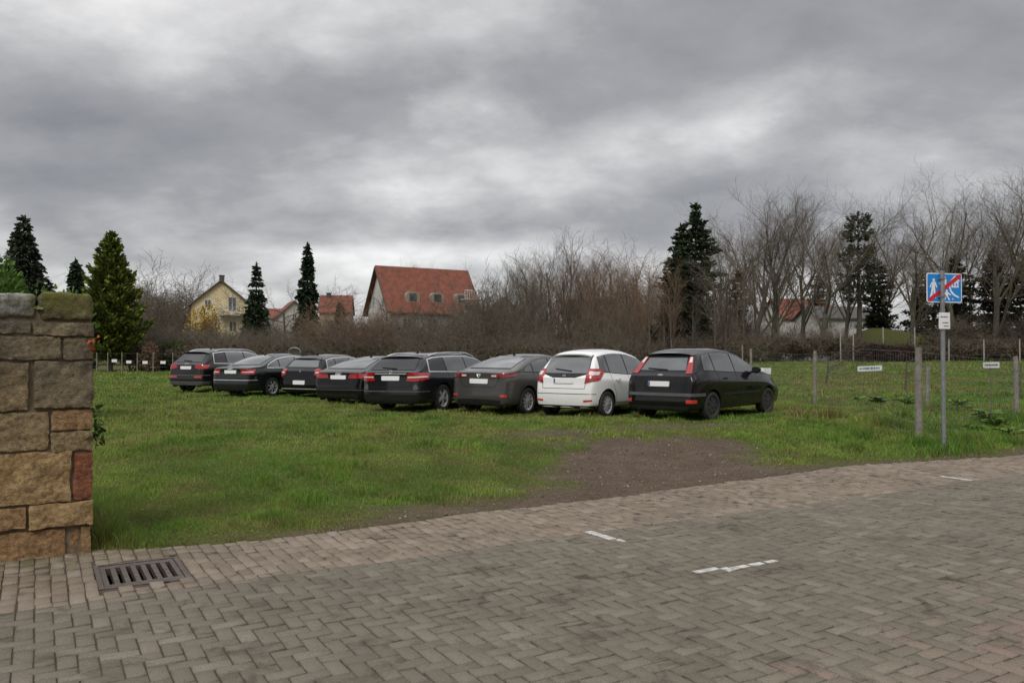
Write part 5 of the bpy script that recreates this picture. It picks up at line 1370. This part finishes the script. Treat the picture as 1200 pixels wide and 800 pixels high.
def conifer(name, u, vt, D, wpx_, label, c1, c2, style='spruce', vbase=None, dens=1.0, z0=None, cut=.06, c3=None, p3=0, seed=1, group=None):
    rs = np.random.RandomState(seed); x = at(u, D); zg = tz(x, D) if z0 is None else z0; H = zat(vt, D) - zg; Rm = wpx_ / F * D / 2
    o = empty(name, (x, D, zg), 0, label, 'tree', group)
    tr = TM(); tr.seg([(0, 0, -.3), (0.05, 0, H*.3), (-.03, .03, H*.65), (0, 0, H*.99)], [H*.022, H*.017, H*.010, .015], 8)
    S_ = sprayer(); br = tr
    nw = int({'spruce': 24, 'column': 34, 'thuja': 30, 'pine': 11, 'ragged': 26}[style] * dens)
    for i in range(nw):
        f = cut + (1-cut) * (i + rs.uniform(-.3, .3)) / nw; f = min(max(f, cut), .985)
        if style == 'spruce': rad = Rm * (1-f)**.85
        elif style == 'column': rad = Rm * min(1, (1-f)*1.25 + .02)**.75 * (.85 + .15*math.sin(f*23))
        elif style == 'thuja': rad = Rm * 1.1 * (1-f)**.80 * (1 if f > .12 else .85)
        elif style == 'ragged': rad = Rm * (1-f)**.5 * rs.uniform(.5, 1.15)
        else: rad = Rm * (.45 + .55*math.sin(math.pi*min(1, .18+f*.78))) * rs.uniform(.7, 1.15)
        nb = int(rs.uniform(6, 9)) if style in ('spruce', 'pine', 'ragged') else int(rs.uniform(8, 11))
        for k in range(nb):
            a = 2*math.pi*(k + rs.uniform(-.3, .3))/nb + i*1.7; L = rad * rs.uniform(.68, 1.14) * ((.72 + .34*math.sin(a*2 + f*9 + seed)) if style == 'ragged' else 1)
            rise = {'spruce': .05, 'column': .25, 'thuja': .85, 'pine': .25, 'ragged': .18}[style] * rs.uniform(.5, 1.4)
            droop = {'spruce': .38, 'column': .5, 'thuja': .0, 'pine': .05, 'ragged': .12}[style]
            m_ = 6; t = np.linspace(0, 1, m_)
            pts = np.stack([np.cos(a)*L*t, np.sin(a)*L*t, H*f + L*(rise*t - droop*t*t)], 1)
            br.seg(pts, list(np.linspace(max(.012, L*.018), .006, m_)), 3)
            ns = int(max(6, L * {'spruce': 26, 'column': 34, 'thuja': 46, 'pine': 22, 'ragged': 34}[style] * (9/ max(D, 40)) ** 0 ))
            tt = rs.uniform(.12 if style != 'pine' else .45, 1.04, ns); P = np.stack([np.interp(tt, t, pts[:, j]) for j in range(3)], 1)
            side = np.array([-math.sin(a), math.cos(a), 0]); spread = L*.22*(1.15-tt)[:, None] * rs.normal(0, 1, (ns, 1))
            P = P + side*spread + np.array([0, 0, 1])*rs.normal(0, .05*L+.03, (ns, 1)) * (2.2 if style in ('pine',) else 1)
            base = np.array([math.cos(a), math.sin(a), {'spruce': -.35, 'column': -.5, 'thuja': .7, 'pine': .32, 'ragged': .1}[style]])
            dd = base + side*np.sign(spread)*.6 + rs.normal(0, .35, (ns, 3))
            add_sprays(S_, P, dd, {'spruce': .36, 'column': .34, 'thuja': .26, 'pine': .32, 'ragged': .27}[style], colr(ns, c1, c2, c3, p3))
    # leader
    ns = 60; P = np.stack([rng.normal(0, .05, ns), rng.normal(0, .05, ns), H*rng.uniform(.9, 1.0, ns)], 1)
    add_sprays(S_, P, rng.normal(0, .5, (ns, 3)) + [0, 0, .8], .22, colr(ns, c1, c2))
    link('trunk', tr.mesh('trunk'), M['bark'], o); link('crown', spray_mesh(S_, 'crown'), M['needle'], o)
    return o
DK1, DK2 = (.020, .036, .018), (.048, .074, .034)
conifer('spruce_tree', 26, 253, 62, 118, 'dark spruce with drooping boughs at the far left behind the stone wall', (.024, .030, .020), (.055, .064, .038), 'spruce', dens=1.5, seed=2)
conifer('small_conifer', 88, 304, 66, 40, 'small dark conifer squeezed between the left spruce and the green thuja', DK1, DK2, 'column', seed=4)
conifer('thuja_tree', 129, 272, 60, 82, 'broad green thuja with yellowish tips beside the stone wall', (.036, .062, .012), (.13, .165, .028), 'thuja', dens=1.3, c3=(.24, .25, .04), p3=.2, seed=5)
conifer('spruce_tree', 300, 308, 78, 44, 'dark spruce immediately right of the yellow gabled house', DK1, DK2, 'spruce', dens=1.1, seed=6)
conifer('columnar_spruce', 360, 286, 74, 34, 'very slim columnar dark conifer, the narrowest in view', DK1, (.028, .045, .020), 'column', dens=1.1, seed=7)
conifer('evergreen_tree', 816, 238, 62, 100, 'big dark evergreen with a ragged crown in front of the reddish bare trees', (.022, .036, .018), (.055, .072, .034), 'ragged', dens=1.35, seed=9)
conifer('evergreen_tree', 799, 264, 63, 66, 'narrow dark evergreen forming the left shoulder of the big ragged one', (.020, .032, .016), (.050, .064, .030), 'ragged', dens=1.2, seed=18)
0 and conifer('evergreen_tree', 838, 318, 64, 84, 'low dark evergreen bulk right below the big ragged one', (.024, .034, .016), (.056, .064, .030), 'ragged', dens=1.1, seed=33)
0 and conifer('evergreen_tree', 772, 334, 60, 60, 'shortest dark evergreen, left foot of the big ragged one', (.026, .034, .016), (.060, .066, .030), 'ragged', dens=1.0, seed=34)
conifer('evergreen_tree', 790, 300, 61, 92, 'lower dark evergreen bulk leaning against the big ragged evergreen', (.026, .034, .016), (.060, .066, .032), 'ragged', dens=1.1, seed=19)
conifer('pine_tree', 1007, 248, 84, 46, 'lone pine with tufted boughs standing among tall bare trees', (.030, .045, .024), (.070, .090, .050), 'pine', dens=1.15, cut=.3, seed=11)
for (u, vt, D, w_, s_) in ((1030, 305, 92, 70, 21), (1120, 300, 88, 80, 22), (1165, 292, 82, 90, 23), (1205, 290, 84, 90, 24), (1080, 318, 96, 70, 25), (865, 318, 80, 50, 26), (960, 320, 120, 40, 27), (398, 355, 100, 40, 28), (1245, 285, 84, 90, 29)):
    conifer('dark_evergreen', u, vt, D, w_, 'dense brownish dark evergreen in the belt behind the tall bare trees' if u != 398 else 'low dark conifer between the small orange roof and the large house', (.014, .017, .009), (.042, .042, .022), 'ragged', seed=s_, group='dark evergreens in the background belt')

# broad-leaved evergreen bush behind the stone wall, ivy, yellow tree and hedge greens
def leafball(name, x, y, z, rx, ry, rz_, n, size, c1, c2, label, cat, mat='needle', trunk=None, c3=None, p3=0, lumps=9, seed=0, group=None):
    rs = np.random.RandomState(seed); o = empty(name, (x, y, z), 0, label, cat, group); S_ = sprayer()
    C = rs.normal(0, .42, (lumps, 3)); k = rs.randint(0, lumps, n); d = rs.normal(0, 1, (n, 3)); d /= np.linalg.norm(d, axis=1, keepdims=True)
    P = C[k] * [rx, ry, rz_] + d * (rs.uniform(.25, 1, (n, 1))**.5) * [rx*.55, ry*.55, rz_*.5]
    P[:, 2] = np.abs(P[:, 2] + rz_); 
    add_sprays(S_, P, d + [0, 0, .4], size, colr(n, c1, c2, c3, p3))
    link('foliage', spray_mesh(S_, 'foliage'), M[mat], o)
    t = TM()
    for j in range(lumps):
        e_ = C[j]*[rx, ry, rz_] + [0, 0, rz_]; e_[2] = abs(e_[2]); t.seg([(rs.normal(0, .05), 0, -.1), tuple(e_*.5 + [0, 0, .1]), tuple(e_)], [max(.02, rx*.03), max(.012, rx*.02), .006], 4)
    link('stems', t.mesh('stems'), M[trunk or 'bark'], o); return o
leafball('laurel_bush', at(22, 17), 17, tz(at(22, 17), 17), 1.15, .9, 1.85, 8000, .09, (.05, .11, .02), (.13, .22, .045), 'bright green leafy bush peeking over the top of the stone wall', 'bush', lumps=16, seed=3)
leafball('green_bush', at(193, 63), 63, tz(at(193, 63), 63), 2.0, 1, .9, 3000, .2, (.05, .10, .015), (.11, .17, .03), 'fresh green low shrub behind the far left fence', 'bush', seed=5)
leafball('yellow_tree', at(241, 92), 92, tz(at(241, 92), 92)+1.6, 1.6, 1.5, 2.6, 1400, .24, (.32, .20, .035), (.48, .33, .06), 'small tree with yellow autumn leaves left of the yellow gabled house', 'tree', lumps=14, seed=6)
leafball('reed_clump', at(323, 60), 60, tz(at(323, 60), 60)+.2, 1.15, .4, .55, 1500, .22, (.24, .15, .05), (.34, .23, .09), 'ochre dry reed clump beside the metal garden gates', 'reeds', seed=8)
leafball('heather_bush', at(168, 58), 59, tz(at(168, 58), 59), .7, .6, .95, 900, .16, (.20, .12, .08), (.13, .10, .05), 'small straw-coloured bush right of the thuja', 'bush', seed=9)
leafball('yellow_green_shrub', at(832, 62), 62, tz(at(832, 62), 62), 1.3, .8, .9, 1300, .16, (.11, .11, .02), (.17, .17, .035), 'olive green shrub below the big dark evergreen', 'bush', seed=12)
leafball('green_shrub', at(352+10, 64), 64, tz(at(362, 64), 64), 1.1, .8, .8, 1200, .18, (.03, .05, .012), (.06, .085, .02), 'green shrub at the foot of the slim columnar conifer', 'bush', seed=13)
# ivy hanging at the wall end, red leaves at the wall edge
def leafspray(name, x, y, z, n, sx, sy, sz, size, c1, c2, label):
    o = empty(name, (x, y, z), 0, label, 'plant'); S_ = sprayer(); P = rng.normal(0, 1, (n, 3)) * [sx, sy, sz]
    add_sprays(S_, P, rng.normal(0, 1, (n, 3)) + [0, -.3, -.5], size, colr(n, c1, c2)); link('leaves', spray_mesh(S_, 'leaves'), M['needle'], o)
    t = TM(); t.seg([(-.03, .03, -sz*2), (0, .02, 0), (0, .03, sz*2)], [.003, .003, .002], 4); link('stem', t.mesh('stem'), M['bark'], o); return o
xw, yw = xy(.404+.035, 7.58)
leafspray('ivy_plant', xw, yw, .98, 34, .028, .05, .075, .055, (.020, .045, .012), (.045, .085, .02), 'dark green ivy sprig hanging at the end face of the stone wall')
xw, yw = xy(.404-.02, 7.49)
leafspray('red_leaf_plant', xw, yw, 1.70, 26, .028, .02, .05, .035, (.30, .075, .03), (.42, .13, .05), 'tiny orange-red plant growing from the wall corner')

# thickets: multi-stemmed brush reads as one mass
THK = dict(levels=3, tl=-1, segs=[5, 4, 3, 2], wob=[.05, .06, .07, .08], up=[.05, .05, .03, 0], taper=[.4, .4, .4, .4], kids=[7, 6, 4, 0], start=[.15, .15, .1, 0], ang=[35, 42, 48, 0], len=[.55, .52, .5, 0], rat=[.5, .5, .6, 0])
def clump(seed, stems, H, spread):
    rs = np.random.RandomState(seed); t = TM()
    for k in range(stems):
        a = rs.uniform(0, 6.28); d = np.array([math.cos(a)*spread, math.sin(a)*spread, 1.]); d /= np.linalg.norm(d)
        grow(t, t, rs, np.array([math.cos(a)*.3, math.sin(a)*.3, -.1]), d, H*rs.uniform(.6, 1), H*.006+.006, 0, THK)
    return np.concatenate(t.V), np.concatenate(t.Q)
CL = [clump(s, 5, 1.0*3, .35) for s in (1, 2, 3)]
def thicket(name, items, mat, label, leaves=None):
    VV = []; QQ = []; off = 0; S_ = sprayer()
    for (u, vt, D) in items:
        V_, Q_ = CL[random.randrange(3)]; x = at(u, D); z = tz(x, D); h = zat(vt, D) - z
        k = h/3.1*random.uniform(.85, 1.12); a = random.uniform(0, 6.28); ca_, sa2 = math.cos(a), math.sin(a)
        kw = k * random.uniform(.9, 1.3) * (1 if h > 3 else 1.3)
        W_ = np.stack([(V_[:, 0]*ca_ - V_[:, 1]*sa2)*kw + x, (V_[:, 0]*sa2 + V_[:, 1]*ca_)*kw + D, V_[:, 2]*k + z], 1)
        VV.append(W_); QQ.append(Q_ + off); off += len(V_)
        if leaves:
            n = leaves[0]; P = W_[rng.integers(0, len(W_), n)] + rng.normal(0, .12, (n, 3)); P[:, 2] = np.maximum(P[:, 2], z)
            keep = (P[:, 2] - z) < h * leaves[4]; P = P[keep]; n = len(P)
            add_sprays(S_, P, rng.normal(0, 1, (n, 3)), leaves[1], colr(n, leaves[2], leaves[3]))
    o = tag(link(name, mesh_np(name, np.concatenate(VV), None, np.concatenate(QQ)), M[mat]), label, 'thicket', kind='stuff')
    if S_['n']: link('dead_leaves', spray_mesh(S_, 'dead_leaves'), M['needle'], o)
    return o
BR1, BR2 = (.065, .048, .030), (.14, .105, .068)
ri = random.uniform
thicket('bare_thicket', [(ri(150, 430), ri(392, 402) , ri(62, 70)) for k in range(70)], 'twig', 'low brown thicket at the back left of the field', (150, .24, BR1, BR2, .8))
thicket('tall_thicket', [(ri(420, 555), ri(376, 396), ri(62, 72)) for k in range(22)] + [(ri(545, 610), ri(345, 385), ri(64, 76)) for k in range(12)] + [(ri(600, 860), ri(366, 396), ri(62, 76)) for k in range(28)] + [(ri(870, 985), ri(376, 394), ri(74, 80)) for k in range(12)], 'twig', 'tall brown thicket of bare shrubs in the middle distance', (120, .18, BR1, (.12, .09, .05), .72))
thicket('reddish_thicket', [(ri(630, 790), ri(325, 370), ri(72, 84)) for k in range(13)] + [(ri(380, 440), ri(375, 392), ri(60, 66)) for k in range(12)], 'twigred', 'reddish thicket of young bare stems', (60, .16, (.12, .07, .045), (.19, .12, .08), .9))
thicket('low_hedge', [(ri(240, 900), ri(398, 410), ri(56, 61)) for k in range(90)], 'twig', 'low scrub along the back fence', (110, .20, (.050, .038, .022), (.085, .08, .035), .9))
thicket('hedge_row', [(ri(1095, 1320), ri(398, 408), ri(70, 76)) for k in range(40)] + [(ri(870, 985), ri(392, 404), ri(66, 72)) for k in range(26)] + [(ri(985, 1095), ri(406, 414), ri(66, 70)) for k in range(16)] + [(ri(1090, 1340), ri(375, 392), ri(76, 82)) for k in range(36)], 'twig', 'brown hedge at the far side of the right-hand meadow', (150, .26, (.055, .044, .024), (.10, .080, .045), .9))
thicket('far_brush', [(ri(150, 260), ri(352, 372), ri(110, 130)) for k in range(22)] + [(ri(60, 250), ri(340, 392), ri(100, 120)) for k in range(24)] + [(ri(380, 560), ri(385, 395), ri(80, 88)) for k in range(12)] + [(ri(560, 900), ri(368, 392), ri(80, 110)) for k in range(20)], 'twig', 'distant reddish brown brush behind the field', (50, .35, (.07, .045, .035), (.11, .075, .06), .9))
# bramble and cut-brush heap on the right
for (u0, u1, lab, vt, D) in ((1006, 1040, 'dark heap of cut branches, left half, below the green mound', 402, 62), (1039, 1072, 'dark heap of cut branches, right half, nearest the blue sign', 404, 62)):
    o = empty('branch_heap', (at((u0+u1)/2, D), D, tz(at((u0+u1)/2, D), D)), 0, lab, 'branch heap'); t = TM(); H = (424-vt)/F*D; W2 = (u1-u0)/F*D/2
    for k in range(760):
        p = np.array([rng.uniform(-W2, W2), rng.normal(0, .5), 0]); p[2] = rng.uniform(0, H) * (1 - (p[0]/W2)**4*.3); d = rng.normal(0, 1, 3); d[2] *= .4; d /= np.linalg.norm(d); L = rng.uniform(.3, .9)
        q_ = p + d*L; q_[2] = max(q_[2], 0); t.seg([p, (p+q_)/2 + rng.normal(0, .05, 3), q_], [.03, .022, .012], 3)
    link('branches', t.mesh('branches'), pm('cut_branches', (.045, .026, .022), (.085, .055, .045), 3, .95), o)
    S_ = sprayer(); n = 700; P = np.stack([rng.uniform(-W2, W2, n), rng.normal(0, .4, n), rng.uniform(0, H*.9, n)], 1); add_sprays(S_, P, rng.normal(0, 1, (n, 3)), .22, colr(n, (.03, .018, .014), (.07, .042, .034))); link('dead_leaves', spray_mesh(S_, 'dead_leaves'), M['needle'], o)
o = empty('garden_wall', (at(960, 76), 76, tz(at(960, 76), 76)), 0, 'low pale concrete garden wall behind the brown scrub on the right', 'wall')
b = MB(); b.box(-2.4, 2.6, 0, .2, -.2, 1.15); b.build('wall_body', M['concrete'], o); b = MB(); b.box(-2.45, 2.65, -.04, .24, 1.15, 1.22); b.build('coping', M['concrete'], o)
# espalier-like young trees at the fence and weeds
SM_ = dict(BIG); SM_.update(levels=3, kids=[6, 5, 4, 0], start=[.3, .2, .1, 0], ang=[60, 50, 45, 0], up=[0, -.05, -.1, 0], len=[.7, .55, .5, 0])
sp_ = bare_proto(91, 3, SM_, .05); hs_ = mh(sp_)
place_tree('young_fruit_tree', sp_, 968, 398, 34, 'small crooked bare fruit tree behind the fence right of the black hatchback', None, ('bark', 'twig'), 'tree', 1.2, hs_)
place_tree('young_fruit_tree', sp_, 1060, 402, 30, 'small crooked bare tree behind the thick fence post left of the sign pole', None, ('bark', 'twig'), 'tree', 1.0, hs_, rz=2)
place_tree('young_fruit_tree', sp_, 1196, 400, 26, 'small bare tree at the right edge behind the fence', None, ('bark', 'twig'), 'tree', 1.0, hs_, rz=4)
def weed(u, D, r, h, label, seed, c1=(.09, .17, .035), c2=(.17, .26, .06)):
    rs = np.random.RandomState(seed); x = at(u, D); o = empty('weed_plant', (x, D, tz(x, D)), 0, label, 'weed', 'leafy weeds at the meadow fence'); V_ = []; Q_ = []; n = 0
    for k in range(30):
        a = rs.uniform(0, 6.28); L = r*rs.uniform(.3, .8); w2 = L*.13; el_ = rs.uniform(.25, 1.3); m_ = 5
        for i in range(m_+1):
            t = i/m_; rr = L*t*math.cos(el_*(1-.5*t)); zz = h*math.sin(min(1.57, el_))*(t*1.5 - t*t*.9); ww = w2*math.sin(math.pi*min(1, .12+t*.85))
            for sgn in (-1, 1): V_.append((math.cos(a)*rr - math.sin(a)*ww*sgn, math.sin(a)*rr + math.cos(a)*ww*sgn, zz + .02*sgn*math.sin(k)))
        for i in range(m_): b0 = n + 2*i; Q_.append((b0, b0+1, b0+3, b0+2))
        n += 2*(m_+1)
    me = mesh_np('leaves', V_, None, Q_, np.concatenate([np.repeat(colr(30, c1, c2), 12, 0), np.ones((360, 1))], 1)); link('leaves', me, M['needle'], o)
    t = TM(); t.seg([(0, 0, -.05), (.02, 0, h*.6), (.03, .01, h*1.15)], [.008, .006, .003], 4); link('stalk', t.mesh('stalk'), M['bark'], o)
for (u, D, r, h, lb) in ((1030, 23, .6, .38, 'leafy dock weed left of the leaning fence post'), (1062, 22.5, .5, .40, 'leafy weed close to the thick fence post'), (1122, 20.8, .65, .42, 'broad weed between the sign pole and the white name strip'), (1156, 17.6, .55, .5, 'tall weed directly under the white name strip'),
                         (1166, 17.0, .45, .35, 'weed just right of the stake under the white name strip'), (1182, 15.6, .45, .3, 'weed tuft at the right edge near the last fence post'), (1143, 16.2, .35, .22, 'small weed in the long grass right of the sign pole'), (1005, 25, .4, .25, 'small weed below the pale blue sign strip')):
    weed(u, D, r, h, lb, int(u))
# rough earth by the sign foot
o_ = MB()

# ================================================================ HOUSES
M['yellowwall'] = pm('yellow_render', (.72, .60, .36), (.66, .54, .32), 1.5, .9)
M['whitewall'] = pm('white_render', (.58, .57, .53), (.48, .47, .43), 1.5, .9)
M['beigewall'] = pm('beige_render', (.30, .24, .18), (.26, .21, .15), 1.5, .9)
M['orangeroof'] = pm('orange_roof_tiles', (.21, .062, .032), (.12, .042, .027), 1.6, .85, .6, bd=.05)
M['redroof'] = pm('red_roof_tiles', (.24, .07, .045), (.17, .05, .035), 3.5, .85, .6, bd=.05)
M['darkroof'] = pm('dark_roof_tiles', (.055, .052, .05), (.085, .08, .075), 3.5, .8, .6, bd=.05)
M['frame'] = pm('white_window_frame', (.62, .62, .6), (.55, .55, .53), 4, .6)
M['darkwood'] = pm('dark_wood', (.07, .045, .03), (.10, .07, .05), 6, .8)
def house(kind, u, D, rot, W, L, he, hr, wall, roof, label, wins=(), chim=None, z0=None, over=.35, dormers=0, extra=None):
    # gable faces local -y, ridge runs along y
    x = at(u, D); zg = tz(x, D) if z0 is None else z0
    o = empty(kind, (x, D, zg), R(rot), label, 'house')
    b = MB(); w = W/2
    vs = [(-w,0,-1),(w,0,-1),(w,0,he),(0,0,hr),(-w,0,he)]; vs += [(p[0], L, p[2]) for p in vs]
    b.add(vs, [(0,1,2,3,4),(5,9,8,7,6),(0,5,6,1),(1,6,7,2),(4,9,5,0),(2,7,8,3),(3,8,9,4)]); b.build('wall', M[wall], o)
    b = MB(); sl_ = (hr-he)/w
    for s_ in (1, -1):
        xo_ = s_*(w+over); zo = he - over*sl_; t = .18
        vs = [(0,-over,hr+.02),(xo_,-over,zo+.02),(xo_,L+over,zo+.02),(0,L+over,hr+.02)]; vs += [(p[0], p[1], p[2]+t) for p in vs]
        b.add(vs, [(0,1,2,3),(4,7,6,5),(0,4,5,1),(1,5,6,2),(2,6,7,3),(3,7,4,0)])
    rf = b.build('roof', M[roof], o)
    b = MB(); 
    for s_ in (1, -1): b.tube([(0, -over-.02, hr+.02), (s_*(w+over), -over-.02, he-over*sl_+.02)], .09, 4)
    b.build('barge_board', M['darkwood'], rf)
    if chim: b = MB(); b.box(chim[0]-.3, chim[0]+.3, chim[1]-.3, chim[1]+.3, hr-1.2, hr+chim[2]); b.box(chim[0]-.36, chim[0]+.36, chim[1]-.36, chim[1]+.36, hr+chim[2], hr+chim[2]+.12); b.build('chimney', M['darkroof'], rf)
    for (face, a, z, ww, hh2) in wins:
        f = MB(); g = MB()
        def bx_(mb, a0, a1, z0_, z1, d0, d1):
            if face == 'g': mb.box(a0, a1, -d1, -d0, z0_, z1)
            elif face == 'r': mb.box(w+d0, w+d1, a0, a1, z0_, z1)
            else: mb.box(-w-d1, -w-d0, a0, a1, z0_, z1)
        t = .09
        bx_(f, a-ww/2, a+ww/2, z, z+t, -.05, .05); bx_(f, a-ww/2, a+ww/2, z+hh2-t, z+hh2, -.05, .05); bx_(f, a-ww/2, a-ww/2+t, z+t, z+hh2-t, -.05, .05); bx_(f, a+ww/2-t, a+ww/2, z+t, z+hh2-t, -.05, .05); bx_(f, a-t/2, a+t/2, z+t, z+hh2-t, -.05, .04)
        wf_ = f.build('window', M['frame'], o); bx_(g, a-ww/2+t, a+ww/2-t, z+t, z+hh2-t, .004, .012); g.build('pane', M['wglass'], wf_)
    for k in range(dormers):
        yy = L*(.26 + k*(.56/max(1, dormers-1)) ) if dormers > 1 else L/2
        s_ = 1; zb = he + (hr-he)*.14; xb = w*(1-.14)+.05; hd = 1.5; wd = .85
        dm = MB(); n = 9
        arc = [(yy + wd*math.cos(a), zb + hd*.45 + wd*.8*math.sin(a)) for a in np.linspace(0, math.pi, n)]
        out = [(yy+wd, zb)] + arc + [(yy-wd, zb)]
        vs = [(xb+.05, p[0], p[1]) for p in out] + [(xb-2.6, p[0], p[1]) for p in out]; m2 = len(out)
        dm.add(vs, [tuple(range(m2)), tuple(range(m2, 2*m2))[::-1]] + [(i, i+m2, (i+1) % m2 + m2, (i+1) % m2) for i in range(m2)])
        dmo = dm.build('dormer', M['beigewall'], rf)
        g = MB(); g.box(xb+.055, xb+.10, yy-.42, yy+.42, zb+.25, zb+1.05); g.build('pane', M['wglass'], dmo)
    if extra: extra(o, w)
    return o
def balcony1(o, w):
    b = MB(); b.box(-.2, 3.4, -1.3, -.02, 2.55, 2.7); sl_ = b.build('balcony', M['frame'], o)
    b = MB(); b.tube([(-.2, -1.28, 3.6), (3.4, -1.28, 3.6)], .05, 4)
    for k in range(15): b.tube([(-.2+k*.257, -1.28, 2.7), (-.2+k*.257, -1.28, 3.6)], .025, 4)
    b.build('railing', M['frame'], sl_)
D1 = 108; zg1 = zat(392, D1)
house('gabled_house', 259, D1, 15, 7.6, 9, 4.0, 7.2, 'yellowwall', 'darkroof', 'yellow gabled house between the yellow tree and the dark spruce', [('g', -1.7, 3.5, .9, 1.2), ('g', 1.4, 3.2, 1.1, 1.9), ('g', -1.8, .6, 1, 1.2), ('g', 1.5, .4, 1, 1.4)], (0, .5, .7), zg1, extra=balcony1)
D2 = 92; zg2 = zat(400, D2)
def balc2(o, w):
    for zz in (2.6, 5.0):
        b = MB(); b.box(w, w+1.2, 8.6, 11.6, zz-.15, zz); sl_ = b.build('balcony', M['whitewall'], o)
        b = MB(); b.tube([(w+1.18, 8.6, zz+.9), (w+1.18, 11.6, zz+.9)], .06, 4)
        for k in range(11): b.tube([(w+1.18, 8.6+k*.3, zz), (w+1.18, 8.6+k*.3, zz+.9)], .04, 4)
        b.build('railing', M['frame'], sl_)
# ridge roughly across the view: the long right-hand slope faces the camera
house('gabled_house', 444, D2+1.0, -61, 7.6, 10.9, 3.7, 8.6, 'whitewall', 'orangeroof', 'large white house with a bright orange tiled roof and three arched dormers', [('g', -1.8, 4.2, .9, 1.1), ('g', 1.6, 4.2, .9, 1.1), ('g', 0, 1.3, 1.4, 1.3), ('r', 2, 1.2, 1.3, 1.4), ('r', 5, 1.2, 1.3, 1.4), ('r', 8, 1.2, 1.3, 1.4), ('r', 9.6, 3.0, 1.2, 1.4)], None, zg2, .5, dormers=3, extra=balc2)
D3 = 112; zg3 = zat(396, D3)
house('gabled_house', 377, D3+3, -84, 5.6, 4.2, 3.6, 6.0, 'beigewall', 'orangeroof', 'small beige house with a plain orange roof right of the slim conifer', [('r', 1.6, 1.2, .9, 1), ('r', 3.0, 3.9-.8, .8, .9)], (.2, 1.0, .4), zg3, .2)
D4 = 120; zg4 = zat(394, D4)
house('gabled_house', 314, D4+4, -60, 7, 4.5, 2.2, 4.2, 'whitewall', 'redroof', 'white house with a rusty red roof half hidden between the two conifers', [('r', 2, .8, .9, 1)], None, zg4, .2)
house('gabled_house', 345, D4-4, 25, 5, 5, 2.6, 4.9, 'whitewall', 'redroof', 'small white gable behind the round bare tree', [('g', 0, 2.2, .7, .9)], None, zg4, .2)
D5 = 122; zg5 = zat(392, D5)
house('gabled_house', 905, D5+4, -80, 7.5, 9, 2.6, 5.6, 'whitewall', 'redroof', 'white house with a dull red roof behind the tall bare trees', [('r', 2, .6, 1, 1.1), ('r', 5, .6, 1, 1.1), ('r', 7.4, .6, 1, 1.1)], None, zg5, .4)
house('gabled_house', 945, D5-10, -82, 6.5, 9, 1.7, 3.3, 'whitewall', 'darkroof', 'low white bungalow with a dark flat-pitched roof left of the green mound', [('r', 1.5, .3, 1, 1), ('r', 5, .3, 1.2, 1), ('r', 7.8, .3, 1, 1)], None, zat(388, D5-10), .4)
house('gabled_house', 592, 112, 10, 4.6, 6, 3.0, 5.4, 'whitewall', 'redroof', 'pale gable glimpsed through the middle thicket right of the large house', [('g', 0, 2.4, .8, 1)], None, zat(394, 112), .3)
house('gabled_house', 668, 116, -70, 6, 9, 4.0, 5.6, 'whitewall', 'darkroof', 'pale house glimpsed through thin trunks below the reddish trees', [('r', 2, 1.5, 1, 1.2), ('r', 5.5, 1.5, 1, 1.2)], None, zat(398, 116), .3)
# shed, gates
Dg = 63; xg = at(196, 75)
o = empty('garden_shed', (xg, 75, tz(xg, 75)), 0, 'small grey garden shed behind the green shrub on the left', 'shed')
b = MB(); b.box(-.9, .9, 0, 1.5, -.2, 1.9); b.build('wall', M['greyplastic'], o); b = MB(); b.box(-1.05, 1.05, -.15, 1.65, 1.9, 2.0); b.build('roof', M['concrete'], o); b = MB(); b.box(-.2, .4, -.03, .0, .1, 1.6); b.build('door', M['darkwood'], o)
def gate(u, D, w_, h_, label, arch):
    x = at(u, D); o = empty('garden_gate', (x, D, tz(x, D)), 0, label, 'gate', 'pale metal garden gates')
    b = MB(); top_ = [(-w_/2, 0, 0), (-w_/2, 0, h_*.9)] + ([(w_/2*math.cos(a)*-1, 0, h_*.9 + h_*.13*math.sin(a)) for a in np.linspace(.2, 2.94, 7)] if arch else []) + [(w_/2, 0, h_*.9), (w_/2, 0, 0)]
    b.tube(top_, .045, 5); b.tube([(-w_/2, 0, .15), (w_/2, 0, .15)], .03, 4); b.build('gate_frame', M['galv'], o)
    b = MB(); n = 8
    for k in range(1, n): xx = -w_/2 + w_*k/n; b.tube([(xx, 0, .15), (xx, 0, h_*.88)], .015, 4)
    b.build('bars', M['galv'], o)
gate(262, 55.5, 1.0, 1.8, 'pale barred garden gate above the second car from the left', False)
gate(345, 55.5, .8, 1.7, 'arched metal garden gate behind the third car from the left', True)
# thin birch stems in the thicket
for (u, vt, D) in ((318-54, 375, 84), (323, 380, 62), (478, 366, 64), (514, 372, 64), (660, 345, 66), (684, 350, 66)):
    pass

# ================================================================ ADDED HOUSES (unseen behind the camera, so the car paint reflects dark buildings)
for (s0_, L_, hh, lab, wm, rm) in ((-14, 13, 5.2, 'added white farmhouse, unseen, to darken car reflections, left end of the row behind the viewer', 'whitewall', 'redroof'), (0, 14, 4.6, 'added beige barn, unseen, to darken car reflections, directly behind the viewer', 'beigewall', 'darkroof'), (15.5, 13, 5.6, 'added yellow house, unseen, to darken car reflections, right end of the row behind the viewer', 'yellowwall', 'redroof')):
    cx_, cy_ = xy(s0_, -7.5); o = house('added_street_house', 600, 10, 0, 9, L_, hh, hh+3.2, wm, rm, lab, [('l', 2.5, 1.2, 1.1, 1.4), ('l', 6, 1.2, 1.1, 1.4), ('l', 9.5, 1.2, 1.1, 1.4)], (1, 3, .6), -.05)
    ex, ey = xy(s0_, -12.5); o.location = (ex, ey, -.05); o.rotation_euler = (0, 0, R(-59.5))
scene.render.engine = 'CYCLES'
